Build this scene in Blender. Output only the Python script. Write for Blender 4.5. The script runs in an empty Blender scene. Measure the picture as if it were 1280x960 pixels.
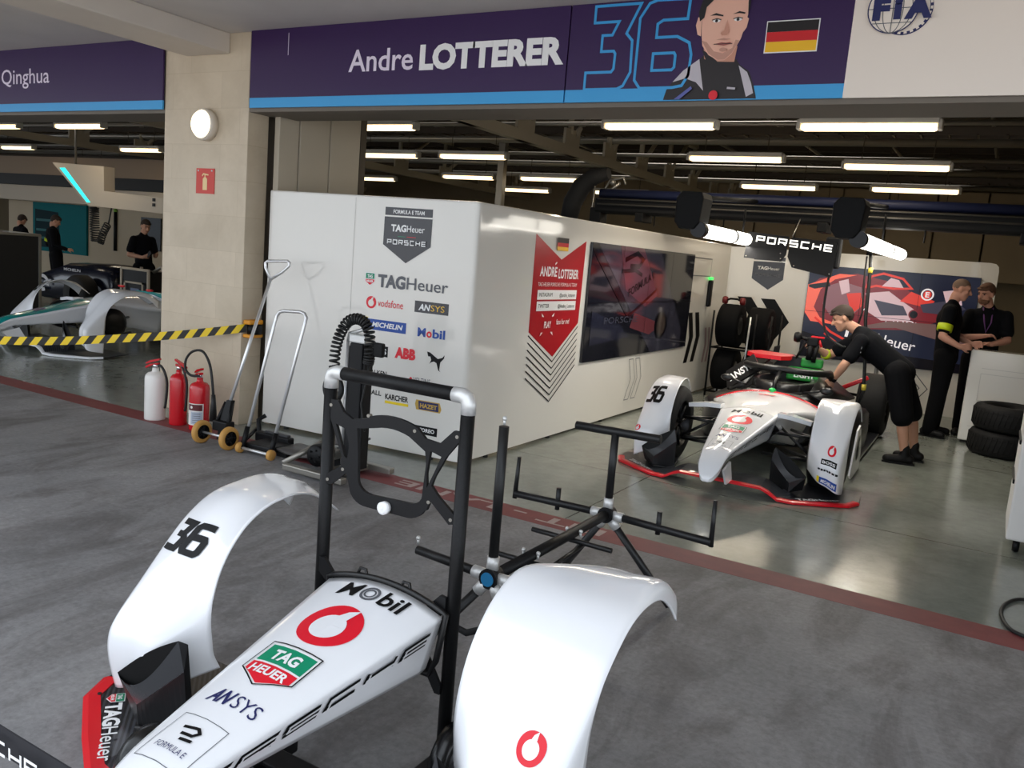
import bpy, bmesh, math, random
from mathutils import Vector, Matrix, noise
random.seed(7)
PI = math.pi
SC = bpy.context.scene
COL = SC.collection
def V(*a): return Vector(a)
def rad(d): return d*PI/180

# ------------------------------------------------------------------ materials
MATS = {}
def lin(c):
    f = lambda u: u/12.92 if u <= 0.04045 else ((u+0.055)/1.055)**2.4
    return (f(c[0]/255), f(c[1]/255), f(c[2]/255), 1)
def mat(name, rgb, rough=0.5, metal=0.0, spec=0.5, coat=0.0, var=0.0, vscale=8.0, bump=0.0, bscale=60.0, emit=0.0, alpha=1.0):
    if name in MATS: return MATS[name]
    m = bpy.data.materials.new(name); m.use_nodes = True
    nt = m.node_tree; b = nt.nodes['Principled BSDF']
    c = lin(rgb)
    b.inputs['Base Color'].default_value = c
    b.inputs['Roughness'].default_value = rough
    b.inputs['Metallic'].default_value = metal
    b.inputs['Specular IOR Level'].default_value = spec
    b.inputs['Coat Weight'].default_value = coat
    b.inputs['Coat Roughness'].default_value = 0.04
    if emit:
        b.inputs['Emission Color'].default_value = c
        b.inputs['Emission Strength'].default_value = emit
    if alpha < 1: b.inputs['Alpha'].default_value = alpha
    tc = None
    if var or bump:
        tc = nt.nodes.new('ShaderNodeTexCoord')
    if var:
        n = nt.nodes.new('ShaderNodeTexNoise'); n.inputs['Scale'].default_value = vscale; n.inputs['Detail'].default_value = 5
        nt.links.new(tc.outputs['Object'], n.inputs['Vector'])
        r = nt.nodes.new('ShaderNodeValToRGB')
        lo = [max(0, x*(1-var)) for x in c[:3]]+[1]; hi = [min(1, x*(1+var)) for x in c[:3]]+[1]
        r.color_ramp.elements[0].position = 0.3; r.color_ramp.elements[1].position = 0.7
        r.color_ramp.elements[0].color = lo; r.color_ramp.elements[1].color = hi
        nt.links.new(n.outputs['Fac'], r.inputs['Fac']); nt.links.new(r.outputs['Color'], b.inputs['Base Color'])
    if bump:
        n2 = nt.nodes.new('ShaderNodeTexNoise'); n2.inputs['Scale'].default_value = bscale; n2.inputs['Detail'].default_value = 4
        nt.links.new(tc.outputs['Object'], n2.inputs['Vector'])
        bp = nt.nodes.new('ShaderNodeBump'); bp.inputs['Strength'].default_value = bump; bp.inputs['Distance'].default_value = 0.01
        nt.links.new(n2.outputs['Fac'], bp.inputs['Height']); nt.links.new(bp.outputs['Normal'], b.inputs['Normal'])
    MATS[name] = m
    return m
def nodes_of(m): return m.node_tree, m.node_tree.nodes['Principled BSDF']

# ------------------------------------------------------------------ mesh builder
def world_of(o):
    M = Matrix.Translation(o.location) @ Matrix.Rotation(o.rotation_euler.z, 4, 'Z')
    return world_of(o.parent) @ M if o.parent else M
class MB:
    def __init__(s): s.v = []; s.f = []; s.mi = []; s.cur = 0; s.sm = []; s.smooth = True
    def add(s, vs, fs, smooth=None):
        o = len(s.v); s.v += [tuple(p) for p in vs]
        for f in fs:
            s.f.append(tuple(i+o for i in f)); s.mi.append(s.cur); s.sm.append(s.smooth if smooth is None else smooth)
        return s
    def m(s, i): s.cur = i; return s
    def box(s, lo, hi, M=None, bev=0.0, seg=2):
        bm = bmesh.new(); bmesh.ops.create_cube(bm, size=1)
        c = [(lo[i]+hi[i])/2 for i in range(3)]; d = [abs(hi[i]-lo[i]) for i in range(3)]
        for v in bm.verts: v.co = Vector((c[0]+v.co.x*d[0], c[1]+v.co.y*d[1], c[2]+v.co.z*d[2]))
        if bev: bmesh.ops.bevel(bm, geom=list(bm.edges), offset=min(bev, min(d)*0.45), segments=seg, affect='EDGES', profile=0.5)
        return s.addbm(bm, M, smooth=False)
    def addbm(s, bm, M=None, smooth=True):
        bm.verts.index_update()
        vs = [(M @ v.co if M else v.co.copy()) for v in bm.verts]
        s.add(vs, [tuple(v.index for v in f.verts) for f in bm.faces], smooth); bm.free(); return s
    def tube(s, pts, r, n=12, closed=False, caps=True, r2=None):
        pts = [Vector(p) for p in pts]; N = len(pts)
        rs = r if isinstance(r, (list, tuple)) else [r + ((r2-r)*i/(N-1) if r2 is not None else 0) for i in range(N)]
        T = []
        for i in range(N):
            a = pts[(i-1) % N] if (closed or i > 0) else pts[i]; b = pts[(i+1) % N] if (closed or i < N-1) else pts[i]
            T.append((b-a).normalized())
        up = Vector((0, 0, 1)) if abs(T[0].z) < 0.9 else Vector((0, 1, 0))
        nx = T[0].cross(up).normalized(); vs = []
        for i in range(N):
            nx = (nx - T[i]*nx.dot(T[i]));
            nx = nx.normalized() if nx.length > 1e-6 else T[i].orthogonal().normalized()
            ny = T[i].cross(nx)
            for k in range(n):
                a = 2*PI*k/n; vs.append(pts[i] + (nx*math.cos(a)+ny*math.sin(a))*rs[i])
        fs = []
        for i in range(N if closed else N-1):
            j = (i+1) % N
            for k in range(n): fs.append((i*n+k, i*n+(k+1) % n, j*n+(k+1) % n, j*n+k))
        s.add(vs, fs, True)
        if caps and not closed:
            s.add(vs[:n], [tuple(reversed(range(n)))], False); s.add(vs[-n:], [tuple(range(n))], False)
        return s
    def lathe(s, prof, c=(0, 0, 0), axis='Z', n=28, M=None, caps=False):
        vs = []; P = len(prof)
        for k in range(n):
            a = 2*PI*k/n; ca, sa = math.cos(a), math.sin(a)
            for r, h in prof:
                if axis == 'Z': p = Vector((r*ca, r*sa, h))
                elif axis == 'X': p = Vector((h, r*ca, r*sa))
                else: p = Vector((r*sa, h, r*ca))
                p = p + Vector(c); vs.append(M @ p if M else p)
        fs = []
        for k in range(n):
            j = (k+1) % n
            for i in range(P-1): fs.append((k*P+i, j*P+i, j*P+i+1, k*P+i+1))
        s.add(vs, fs)
        if caps:
            s.add([vs[k*P] for k in range(n)], [tuple(range(n))[::-1]], False)
            s.add([vs[k*P+P-1] for k in range(n)], [tuple(range(n))], False)
        return s
    def prism(s, poly, ax, fn=None, holes=None):
        """poly: 2-D outline; fn(u,v,w) -> point; extruded between w=ax[0] and ax[1]"""
        bm = bmesh.new(); loops = [poly]+(holes or []); ed = []
        for lp in loops:
            vv = [bm.verts.new((p[0], p[1], 0)) for p in lp]
            for i in range(len(vv)): ed.append(bm.edges.new((vv[i], vv[(i+1) % len(vv)])))
        bmesh.ops.triangle_fill(bm, use_beauty=True, use_dissolve=False, edges=ed)
        bm.verts.index_update()
        base = [(v.co.x, v.co.y) for v in bm.verts]; tris = [tuple(v.index for v in f.verts) for f in bm.faces]; bm.free()
        fn = fn or (lambda u, v, w: (u, v, w)); N = len(base)
        vs = [fn(u, v, ax[0]) for u, v in base]+[fn(u, v, ax[1]) for u, v in base]
        fs = [t[::-1] for t in tris]+[tuple(i+N for i in t) for t in tris]
        o = 0
        for lp in loops:
            n = len(lp)
            for i in range(n): fs.append((o+i, o+(i+1) % n, N+o+(i+1) % n, N+o+i))
            o += n
        return s.add(vs, fs, False)
    def grid(s, rows, closed_u=False, smooth=True):
        R = len(rows); Cn = len(rows[0]); vs = [p for r in rows for p in r]; fs = []
        for i in range(R-1):
            for j in range(Cn if closed_u else Cn-1):
                k = (j+1) % Cn; fs.append((i*Cn+j, i*Cn+k, (i+1)*Cn+k, (i+1)*Cn+j))
        return s.add(vs, fs, smooth)
    def ball(s, c, r, n=16, m=10, sc=(1, 1, 1), M=None):
        prof = [(math.sin(PI*i/m)*r, -math.cos(PI*i/m)*r) for i in range(m+1)]
        vs0 = len(s.v); s.lathe(prof, n=n)
        for i in range(vs0, len(s.v)):
            p = Vector(s.v[i]); p = Vector((p.x*sc[0], p.y*sc[1], p.z*sc[2]))
            if M: p = M @ p
            s.v[i] = tuple(p+Vector(c))
        return s
    def build(s, name, mats, parent=None, fix=True, solid=0.0, sub=0, weld=True, world=False):
        if world and parent:
            M = world_of(parent).inverted(); s.v = [tuple(M @ Vector(p)) for p in s.v]
        me = bpy.data.meshes.new(name); me.from_pydata(s.v, [], s.f)
        if not isinstance(mats, (list, tuple)): mats = [mats]
        for mm in mats: me.materials.append(mm)
        me.polygons.foreach_set('material_index', s.mi); me.polygons.foreach_set('use_smooth', s.sm)
        me.update()
        if fix or weld:
            bm = bmesh.new(); bm.from_mesh(me)
            if weld: bmesh.ops.remove_doubles(bm, verts=bm.verts, dist=1e-5)
            if fix: bmesh.ops.recalc_face_normals(bm, faces=bm.faces)
            bm.to_mesh(me); bm.free()
        o = bpy.data.objects.new(name, me); COL.objects.link(o)
        if parent: o.parent = parent
        if solid:
            q = o.modifiers.new('Solidify', 'SOLIDIFY'); q.thickness = solid; q.offset = -1
        if sub:
            q = o.modifiers.new('Subdivision', 'SUBSURF'); q.levels = sub; q.render_levels = sub
        return o

# ------------------------------------------------------------------ scene objects
def tag(o, label, cat, group=None, kind=None):
    if label: o['label'] = label
    if cat: o['category'] = cat
    if group: o['group'] = group
    if kind: o['kind'] = kind
    return o
def thing(name, label, cat, loc=(0, 0, 0), rotz=0.0, group=None):
    o = bpy.data.objects.new(name, None); COL.objects.link(o); o.empty_display_size = 0.1
    o.location = loc; o.rotation_euler = (0, 0, rotz)
    return tag(o, label, cat, group)
def struct(o): o['kind'] = 'structure'; return o
def copy_thing(src, loc, rotz, label, group=None):
    r = src.copy(); COL.objects.link(r); r.location = loc; r.rotation_euler = (0, 0, rotz)
    r['label'] = label
    if group: r['group'] = group
    for ch in list(src.children):
        c = ch.copy(); COL.objects.link(c); c.parent = r
        for g in list(ch.children):
            d = g.copy(); COL.objects.link(d); d.parent = c
    return r

# ------------------------------------------------------------------ flat graphics -> (verts2d, faces)
_tc = {}
def text2d(body, bold=0.0, shear=0.0, space=1.0):
    """returns verts, faces normalised: cap height 1, starts at x=0"""
    key = (body, bold, shear, space)
    if key in _tc: return _tc[key]
    cu = bpy.data.curves.new('lettering', 'FONT'); cu.body = body; cu.size = 1.0; cu.offset = bold; cu.shear = shear
    cu.space_character = space; cu.resolution_u = 3
    ob = bpy.data.objects.new('lettering', cu); COL.objects.link(ob)
    dg = bpy.context.evaluated_depsgraph_get(); dg.update()
    me = bpy.data.meshes.new_from_object(ob.evaluated_get(dg))
    vs = [(v.co.x, v.co.y) for v in me.vertices]; fs = [tuple(p.vertices) for p in me.polygons]
    bpy.data.objects.remove(ob); bpy.data.curves.remove(cu); bpy.data.meshes.remove(me)
    x0 = min(v[0] for v in vs); x1 = max(v[0] for v in vs)
    cap = 0.729
    vs = [((x-x0)/cap, y/cap) for x, y in vs]
    _tc[key] = (vs, fs, (x1-x0)/cap)
    return _tc[key]
def poly2d(pts, holes=None):
    bm = bmesh.new(); ed = []
    for lp in [pts]+(holes or []):
        vv = [bm.verts.new((p[0], p[1], 0)) for p in lp]
        for i in range(len(vv)): ed.append(bm.edges.new((vv[i], vv[(i+1) % len(vv)])))
    bmesh.ops.triangle_fill(bm, use_beauty=True, use_dissolve=False, edges=ed)
    bm.verts.index_update()
    r = ([(v.co.x, v.co.y) for v in bm.verts], [tuple(v.index for v in f.verts) for f in bm.faces]); bm.free()
    return r
def stroke2d(pts, w, closed=False):
    """mitred line of width w"""
    n = len(pts); L = []; R = []
    for i in range(n):
        p = Vector(pts[i])
        a = Vector(pts[(i-1) % n]) if (closed or i > 0) else None
        b = Vector(pts[(i+1) % n]) if (closed or i < n-1) else None
        d1 = (p-a).normalized() if a is not None else (b-p).normalized()
        d2 = (b-p).normalized() if b is not None else d1
        n1 = Vector((-d1.y, d1.x)); n2 = Vector((-d2.y, d2.x)); mm = n1+n2
        mm = mm.normalized() if mm.length > 1e-4 else n1
        k = min(2.0, 1/max(0.3, mm.dot(n1)))
        L.append(p+mm*k*w/2); R.append(p-mm*k*w/2)
    vs = [tuple(q) for q in L]+[tuple(q) for q in R]; fs = []
    for i in range(n if closed else n-1):
        j = (i+1) % n; fs.append((i, j, n+j, n+i))
    return vs, fs
def circ(cx, cy, rx, ry=None, n=40, a0=0, a1=2*PI):
    ry = ry or rx
    full = abs(a1-a0-2*PI) < 1e-6
    k = n if full else n+1
    return [(cx+rx*math.cos(a0+(a1-a0)*i/n), cy+ry*math.sin(a0+(a1-a0)*i/n)) for i in range(k)]
class Gfx:
    """a flat print made of several coloured layers, later wrapped on a surface fn(u,v,lift)"""
    def __init__(s): s.parts = []; s.k = 0
    def _a(s, vs, fs, m): s.parts.append((vs, fs, m, s.k)); s.k += 1; return s
    def poly(s, pts, m, holes=None): v, f = poly2d(pts, holes); return s._a(v, f, m)
    def rect(s, x0, y0, x1, y1, m): return s.poly([(x0, y0), (x1, y0), (x1, y1), (x0, y1)], m)
    def line(s, pts, w, m, closed=False): v, f = stroke2d(pts, w, closed); return s._a(v, f, m)
    def text(s, body, x, y, w, h, m, bold=0.0, shear=0.0, space=1.0):
        v, f, L = text2d(body, bold, shear, space)
        return s._a([(x+a*w/L, y+b*h) for a, b in v], f, m)
    def build(s, name, fn, parent=None, label=None, res=0.0, lift=0.0007, world=False):
        mb = MB(); mats = []
        for vs, fs, m, k in s.parts:
            if m not in mats: mats.append(m)
            mb.m(mats.index(m))
            if res:
                bm = bmesh.new(); bv = [bm.verts.new((p[0], p[1], 0)) for p in vs]
                for f in fs:
                    try: bm.faces.new([bv[i] for i in f])
                    except ValueError: pass
                for ax in (0, 1):
                    lo = min(p[ax] for p in vs); hi = max(p[ax] for p in vs); q = math.floor(lo/res)*res+res
                    while q < hi:
                        co = Vector((0, 0, 0)); co[ax] = q; no = Vector((0, 0, 0)); no[ax] = 1
                        bmesh.ops.bisect_plane(bm, geom=list(bm.verts)+list(bm.edges)+list(bm.faces), plane_co=co, plane_no=no)
                        q += res
                bm.verts.index_update()
                vs2 = [(v.co.x, v.co.y) for v in bm.verts]; fs2 = [tuple(v.index for v in f.verts) for f in bm.faces]; bm.free()
            else: vs2, fs2 = vs, fs
            mb.add([fn(u, v, 0.002+lift*k) for u, v in vs2], fs2, False)
        o = mb.build(name, mats, parent, fix=False, weld=False, world=world)
        if label: o['label'] = label
        return o
def plane_fn(o, u, v, n):
    o, u, v, n = Vector(o), Vector(u), Vector(v), Vector(n)
    return lambda a, b, c: o+u*a+v*b+n*c

# ------------------------------------------------------------------ recurring marks (unit-height prints)
INK = mat('black_ink', (10, 10, 12), 0.5, spec=.25); PWHITE = mat('white_print', (240, 240, 240), 0.45)
PRED = mat('red_print', (226, 22, 44), 0.4); PBLUE = mat('blue_print', (22, 72, 160), 0.4); PGREEN = mat('green_print', (0, 140, 100), 0.4)
PYELL = mat('yellow_print', (246, 214, 20), 0.4); PGREY = mat('grey_print', (90, 92, 98), 0.45); PNAVY = mat('navy_print', (28, 34, 92), 0.45)
GLY = {'P': [[(0, 0), (0, 1), (1, 1), (1, .42), (0, .42)]], 'O': [[(0, 0), (1, 0), (1, 1), (0, 1), (0, -.06)]],
       'R': [[(0, 0), (0, 1), (1, 1), (1, .42), (0, .42)], [(.6, .42), (1, 0)]], 'S': [[(0, 0), (1, 0), (1, .5), (0, .5), (0, 1), (1, 1)]],
       'C': [[(1, 0), (0, 0), (0, 1), (1, 1)]], 'H': [[(0, 0), (0, 1)], [(1, 0), (1, 1)], [(0, .5), (1, .5)]],
       'E': [[(1, 0), (0, 0), (0, 1), (1, 1)], [(0, .5), (.95, .5)]],
       '3': [[(0, 1), (1, 1), (.72, .6), (1, .45), (.92, 0), (-.05, 0)], [(.3, .58), (.74, .58)]],
       '6': [[(1, 1), (.12, 1), (0, .1), (.1, 0), (.95, 0), (1, .55), (.05, .55)]]}
def wide_word(g, word, x, y, w, h, m, sw=0.2, gap=0.28, shear=0.0):
    n = len(word); cw = w/(n+gap*(n-1))
    for i, ch in enumerate(word):
        x0 = x+i*cw*(1+gap)
        for st in GLY[ch]:
            pts = [(x0+(sw*h/2)+p[0]*(cw-sw*h)+shear*h*p[1], y+sw*h/2+p[1]*(h-sw*h)) for p in st]
            g.line(pts, sw*h, m)
def ring_mark(g, cx, cy, r, m, hole):
    """round mark with a drop-shaped hollow"""
    g.poly(circ(cx, cy, r), m)
    g.poly(circ(cx-.02*r, cy-.1*r, r*.56, n=30), hole)
    g.poly([(cx-.1*r, cy+.38*r), (cx+.30*r, cy+.32*r), (cx+.42*r, cy+.93*r), (cx+.52*r, cy+.86*r), (cx+.18*r, cy+.62*r)][:3]+[(cx+.1*r, cy+.72*r)], hole)
def shield(g, cx, cy, w, h, border=None):
    def sh(k): return [(cx-w/2*k, cy+h/2*k), (cx+w/2*k, cy+h/2*k), (cx+w/2*k, cy-h*.22*k), (cx, cy-h/2*k), (cx-w/2*k, cy-h*.22*k)]
    g.poly(sh(1.12), border or PWHITE)
    g.poly([(cx-w/2, cy+h/2), (cx+w/2, cy+h/2), (cx+w/2, cy+.04*h), (cx-w/2, cy+.04*h)], PGREEN)
    g.poly([(cx-w/2, cy-.01*h), (cx+w/2, cy-.01*h), (cx+w/2, cy-h*.22), (cx, cy-h/2), (cx-w/2, cy-h*.22)], PRED)
    g.text('TAG', cx-w*.3, cy+h*.13, w*.6, h*.26, PWHITE, .04)
    g.text('HEUER', cx-w*.4, cy-h*.27, w*.8, h*.2, PWHITE, .03)
def two_face(g, a, b, x, y, w, h, m, split=.46):
    g.text(a, x, y, w*split, h, m, .045); g.text(b, x+w*(split+.02), y, w*(1-split-.02), h, m, .005)
# ------------------------------------------------------------------ setting
def noise_ramp(m, scale, stops, detail=6, rough=0.6, dist=0.0, coord='Object', vec_scale=None):
    nt, b = nodes_of(m)
    tc = nt.nodes.new('ShaderNodeTexCoord'); n = nt.nodes.new('ShaderNodeTexNoise')
    n.inputs['Scale'].default_value = scale; n.inputs['Detail'].default_value = detail; n.inputs['Roughness'].default_value = rough; n.inputs['Distortion'].default_value = dist
    if vec_scale:
        mp = nt.nodes.new('ShaderNodeMapping'); mp.inputs['Scale'].default_value = vec_scale
        nt.links.new(tc.outputs[coord], mp.inputs['Vector']); nt.links.new(mp.outputs['Vector'], n.inputs['Vector'])
    else: nt.links.new(tc.outputs[coord], n.inputs['Vector'])
    r = nt.nodes.new('ShaderNodeValToRGB'); nt.links.new(n.outputs['Fac'], r.inputs['Fac'])
    e = r.color_ramp.elements
    while len(e) < len(stops): e.new(0.5)
    for k, (p, c) in enumerate(stops): e[k].position = p; e[k].color = lin(c) if len(c) == 3 else c
    return nt, b, n, r
def mixmul(nt, a, b, fac=1.0, mode='MULTIPLY'):
    x = nt.nodes.new('ShaderNodeMixRGB'); x.blend_type = mode; x.inputs['Fac'].default_value = fac
    nt.links.new(a, x.inputs['Color1']); nt.links.new(b, x.inputs['Color2']); return x.outputs['Color']

CONC = mat('worn_concrete', (112, 108, 106), 0.62, spec=0.35)
nt, b, n, r = noise_ramp(CONC, 0.9, [(0.30, (126, 126, 127)), (0.5, (146, 145, 146)), (0.72, (166, 164, 164))], 8, 0.62)
_, _, n2, r2 = noise_ramp(CONC, 34, [(0.3, (196, 196, 196)), (0.7, (255, 255, 255))], 6, 0.75)
_, _, n3, r3 = noise_ramp(CONC, 2.6, [(0.36, (196, 192, 190)), (0.55, (255, 255, 255))], 7, 0.7, 0.6, vec_scale=(1, .35, 1))
_, _, n4, r4 = noise_ramp(CONC, 7.0, [(0.68, (0, 0, 0)), (0.80, (66, 64, 60))], 8, 0.8, 0.2)
c = mixmul(nt, mixmul(nt, r.outputs['Color'], r2.outputs['Color'], 0.8), r3.outputs['Color'], 0.9)
c = mixmul(nt, c, r4.outputs['Color'], 0.5, 'ADD')
nt.links.new(c, b.inputs['Base Color'])
bp = nt.nodes.new('ShaderNodeBump'); bp.inputs['Strength'].default_value = 0.25; bp.inputs['Distance'].default_value = 0.004
nt.links.new(n2.outputs['Fac'], bp.inputs['Height']); nt.links.new(bp.outputs['Normal'], b.inputs['Normal'])

EPOXY = mat('grey_epoxy_floor', (150, 152, 142), 0.13, spec=0.55)
nt, b, n, r = noise_ramp(EPOXY, 0.7, [(0.3, (122, 127, 119)), (0.7, (146, 151, 143))], 5, 0.55)
_, _, n2, r2 = noise_ramp(EPOXY, 5.5, [(0.3, (214, 214, 212)), (0.6, (255, 255, 255))], 8, 0.75)
br = nt.nodes.new('ShaderNodeTexBrick'); br.offset = 0.0
tcb = nt.nodes.new('ShaderNodeTexCoord'); mpb = nt.nodes.new('ShaderNodeMapping'); mpb.inputs['Location'].default_value = (2.3, -6.3, 0)
nt.links.new(tcb.outputs['Object'], mpb.inputs['Vector']); nt.links.new(mpb.outputs['Vector'], br.inputs['Vector'])
for k, v in (('Scale', 1.0), ('Mortar Size', 0.006), ('Brick Width', 4.0), ('Row Height', 3.0), ('Mortar Smooth', 0.2)): br.inputs[k].default_value = v
br.inputs['Color1'].default_value = br.inputs['Color2'].default_value = (1, 1, 1, 1); br.inputs['Mortar'].default_value = (.35, .34, .32, 1)
c = mixmul(nt, mixmul(nt, r.outputs['Color'], r2.outputs['Color'], 0.8), br.outputs['Color'])
nt.links.new(c, b.inputs['Base Color'])
rr = nt.nodes.new('ShaderNodeMapRange'); rr.inputs['To Min'].default_value = 0.09; rr.inputs['To Max'].default_value = 0.24
nt.links.new(n2.outputs['Fac'], rr.inputs['Value']); nt.links.new(rr.outputs['Result'], b.inputs['Roughness'])

REDP = mat('red_floor_paint', (116, 52, 54), 0.6)
nt, b, n, r = noise_ramp(REDP, 3, [(0.3, (106, 46, 50)), (0.7, (130, 62, 62))], 8, 0.7)
nt.links.new(r.outputs['Color'], b.inputs['Base Color'])
FADED = mat('faded_white_paint', (170, 150, 146), 0.6, var=.12, vscale=20)
PLASTER = mat('grey_plaster', (208, 202, 197), 0.85, var=.04, vscale=2.5, bump=.15, bscale=40)
BEAMP = mat('beige_beam_plaster', (214, 204, 192), 0.8, var=.03, vscale=3)
STONE = mat('beige_stone_tiles', (205, 190, 165), 0.42, spec=.4)
nt, b, n, r = noise_ramp(STONE, 1.6, [(0.3, (192, 176, 152)), (0.7, (214, 199, 176))], 8, 0.7, 0.4)
br = nt.nodes.new('ShaderNodeTexBrick'); br.offset = 0.37
tcb = nt.nodes.new('ShaderNodeTexCoord'); mpb = nt.nodes.new('ShaderNodeMapping'); mpb.inputs['Rotation'].default_value = (PI/2, 0, 0); mpb.inputs['Location'].default_value = (.2, .005, 0)
nt.links.new(tcb.outputs['Object'], mpb.inputs['Vector']); nt.links.new(mpb.outputs['Vector'], br.inputs['Vector'])
for k, v in (('Scale', 1.0), ('Mortar Size', 0.0025), ('Brick Width', .62), ('Row Height', .30), ('Mortar Smooth', 0.3)): br.inputs[k].default_value = v
br.inputs['Color1'].default_value = (1, 1, 1, 1); br.inputs['Color2'].default_value = (.93, .93, .92, 1); br.inputs['Mortar'].default_value = (.86, .84, .80, 1)
nt.links.new(mixmul(nt, r.outputs['Color'], br.outputs['Color']), b.inputs['Base Color'])
DARKBR = mat('dark_ceiling_paint', (96, 82, 62), 0.8, var=.25, vscale=1.3)
TRAYM = mat('brown_steel', (70, 60, 48), 0.5, spec=.4)
TRUSSW = mat('cream_truss_paint', (176, 166, 146), 0.55)
GALV = mat('galvanised_steel', (150, 146, 138), 0.38, metal=.7)
TANW = mat('tan_wall_paint', (134, 119, 94), 0.75, var=.12, vscale=.8)
LINT = mat('lintel_concrete', (120, 112, 102), .8)
PANELB = mat('beige_sliding_panel', (186, 176, 158), .5, var=.03, vscale=1.5)

def slab(name, lo, hi, m, bev=0):
    mb = MB().box(lo, hi, bev=bev); o = mb.build(name, m); return struct(o)
slab('floor', (-40, -40, -.1), (14, 4.66, 0), CONC)
slab('floor_inside', (-40, 4.89, -.1), (14, 21, 0.001), EPOXY)
mb = MB().box((-40, 4.66, -.1), (14, 4.89, .001)); struct(mb.build('trim_1', REDP))
# PIT - LANE lettering, worn, read from inside the garage
g = Gfx(); g.text('PIT - LANE', 0, 0, 1.62, .125, FADED, .02)
o = g.build('trim_2', plane_fn((-1.98, 4.84, 0), (-1, 0, 0), (0, -1, 0), (0, 0, 1)), lift=.0005); struct(o)
# pit canopy, open to the sky behind the photographer
slab('ceiling', (-40, .9, 3.31), (14, 5.62, 3.62), PLASTER)
for k, x in enumerate((-13.45, -6.46, .95)):
    slab('trim_%d' % (3+k), (x, .9, 3.145), (x+.54, 5.16, 3.312), BEAMP, .012)
for k, x in enumerate((-13.72, -6.74, .62)):
    slab('pillar_%d' % (k+1), (x, 5.16, 0), (x+1.06, 5.39, 3.312), STONE, .006)
    slab('pillar_back_%d' % (k+1), (x+.1, 5.39, 0), (x+.96, 5.62, 3.312), LINT)
for k, (a, c) in enumerate(((-30, -13.72), (-12.66, -6.74), (-5.68, .62), (1.68, 14))):
    slab('lintel_%d' % (k+1), (a, 5.17, 2.672), (c, 5.6, 3.312), LINT)
slab('wall_sun_stop', (-40, 5.40, 3.5), (14, 5.64, 4.4), LINT)  # unseen wall added between the two ceilings to stop sun leaking onto the floor
# garage shell
slab('ceiling_inside', (-40, 5.62, 4.15), (14, 21, 4.4), DARKBR)
slab('wall_back', (-40, 20, 0), (14, 20.3, 4.2), TANW)
slab('wall_right', (1.72, 5.6, 0), (1.95, 20, 4.2), TANW)
slab('wall_far_left', (-39.9, 5.6, 0), (-39.6, 20, 4.2), TANW)
# partition of folding panels behind the pillar
for k, (y0, y1) in enumerate(((5.40, 5.63), (5.645, 6.02), (6.035, 6.44))):
    slab('wall_panel_%d' % (k+1), (-5.62, y0, 0), (-5.56, y1, 3.3), PANELB, .006)
# neighbour garage inner walls
slab('wall_left', (-23.2, 13.0, 0), (-13.0, 13.12, 2.35), mat('cream_garage_panel', (172, 156, 130), .6, var=.03, vscale=1))
# steel post and roof trusses
slab('column_1', (-7.98, 12.85, 0), (-7.86, 12.97, 4.15), GALV)
slab('column_2', (-5.66, 6.47, 0), (-5.58, 6.55, 4.15), TRAYM)
def truss(k, x, z0, y0, y1, step):
    mb = MB()
    mb.box((x-.06, y0, z0), (x+.06, y1, z0+.13)); mb.box((x-.06, y0, z0+.85), (x+.06, y1, z0+.97))
    y = y0+.4
    while y < y1-.6:
        mb.box((x-.02, y-.22, z0+.1), (x+.02, y+.22, z0+.36))
        mb.tube([(x, y-.05, z0+.3), (x, y-.05, z0+.88)], .045, 6)
        mb.tube([(x, y+.1, z0+.3), (x, y+step*.62, z0+.88)], .04, 6)
        mb.box((x-.05, y-.2, z0+.0), (x+.05, y+.2, z0+.02))
        y += step
    struct(mb.build('trim_%d' % k, TRUSSW))
truss(10, -5.62, 3.10, 6.6, 19.9, 1.32); truss(11, -16.9, 3.10, 6.0, 19.9, 1.5); truss(12, -11.3, 3.10, 6.0, 19.9, 1.6); truss(13, 1.2, 3.1, 6.0, 19.9, 1.4)
# cable trays, pipes and purlins under the roof, running across the bays
rnd = random.Random(3); mb = MB(); y = 6.3
while y < 19.8:
    mb.box((-39, y, 3.93), (1.7, y+.10, 4.13)); y += 1.1
struct(mb.build('trim_14', TRAYM))
mb = MB()
for y, z, r in ((7.1, 3.55, .05), (7.45, 3.62, .03), (8.9, 3.5, .06), (9.8, 3.66, .035), (10.1, 3.4, .03), (12.4, 3.55, .07), (13.0, 3.4, .03), (15.2, 3.5, .06), (17.4, 3.5, .05)):
    mb.tube([(-39, y, z), (1.7, y, z)], r, 8)
struct(mb.build('trim_15', GALV))
mb = MB()
for y, z in ((7.75, 3.45), (9.3, 3.5), (11.2, 3.45), (14.0, 3.45), (16.6, 3.5)):
    mb.box((-39, y, z), (1.7, y+.02, z+.09)); mb.box((-39, y+.28, z), (1.7, y+.3, z+.09))
    x = -30
    while x < 1.6:
        mb.box((x, y, z), (x+.025, y+.3, z+.02)); x += .3
struct(mb.build('trim_16', TRAYM))
mb = MB()
for x in (-4.6, -3.2, -1.9, -.5, .7, -7.4, -9.2): mb.tube([(x, 6, 3.8), (x, 19.9, 3.8)], .025, 6)
struct(mb.build('trim_17', GALV))
# dropped ceiling panels far back, lighter
mb = MB()
for k in range(9): mb.box((-6+.9*k, 19.2, 1.9), (-6+.9*k+.86, 19.26, 3.6))
struct(mb.build('trim_18', mat('pale_board', (146, 128, 100), .6, var=.1, vscale=1.2)))

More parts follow.
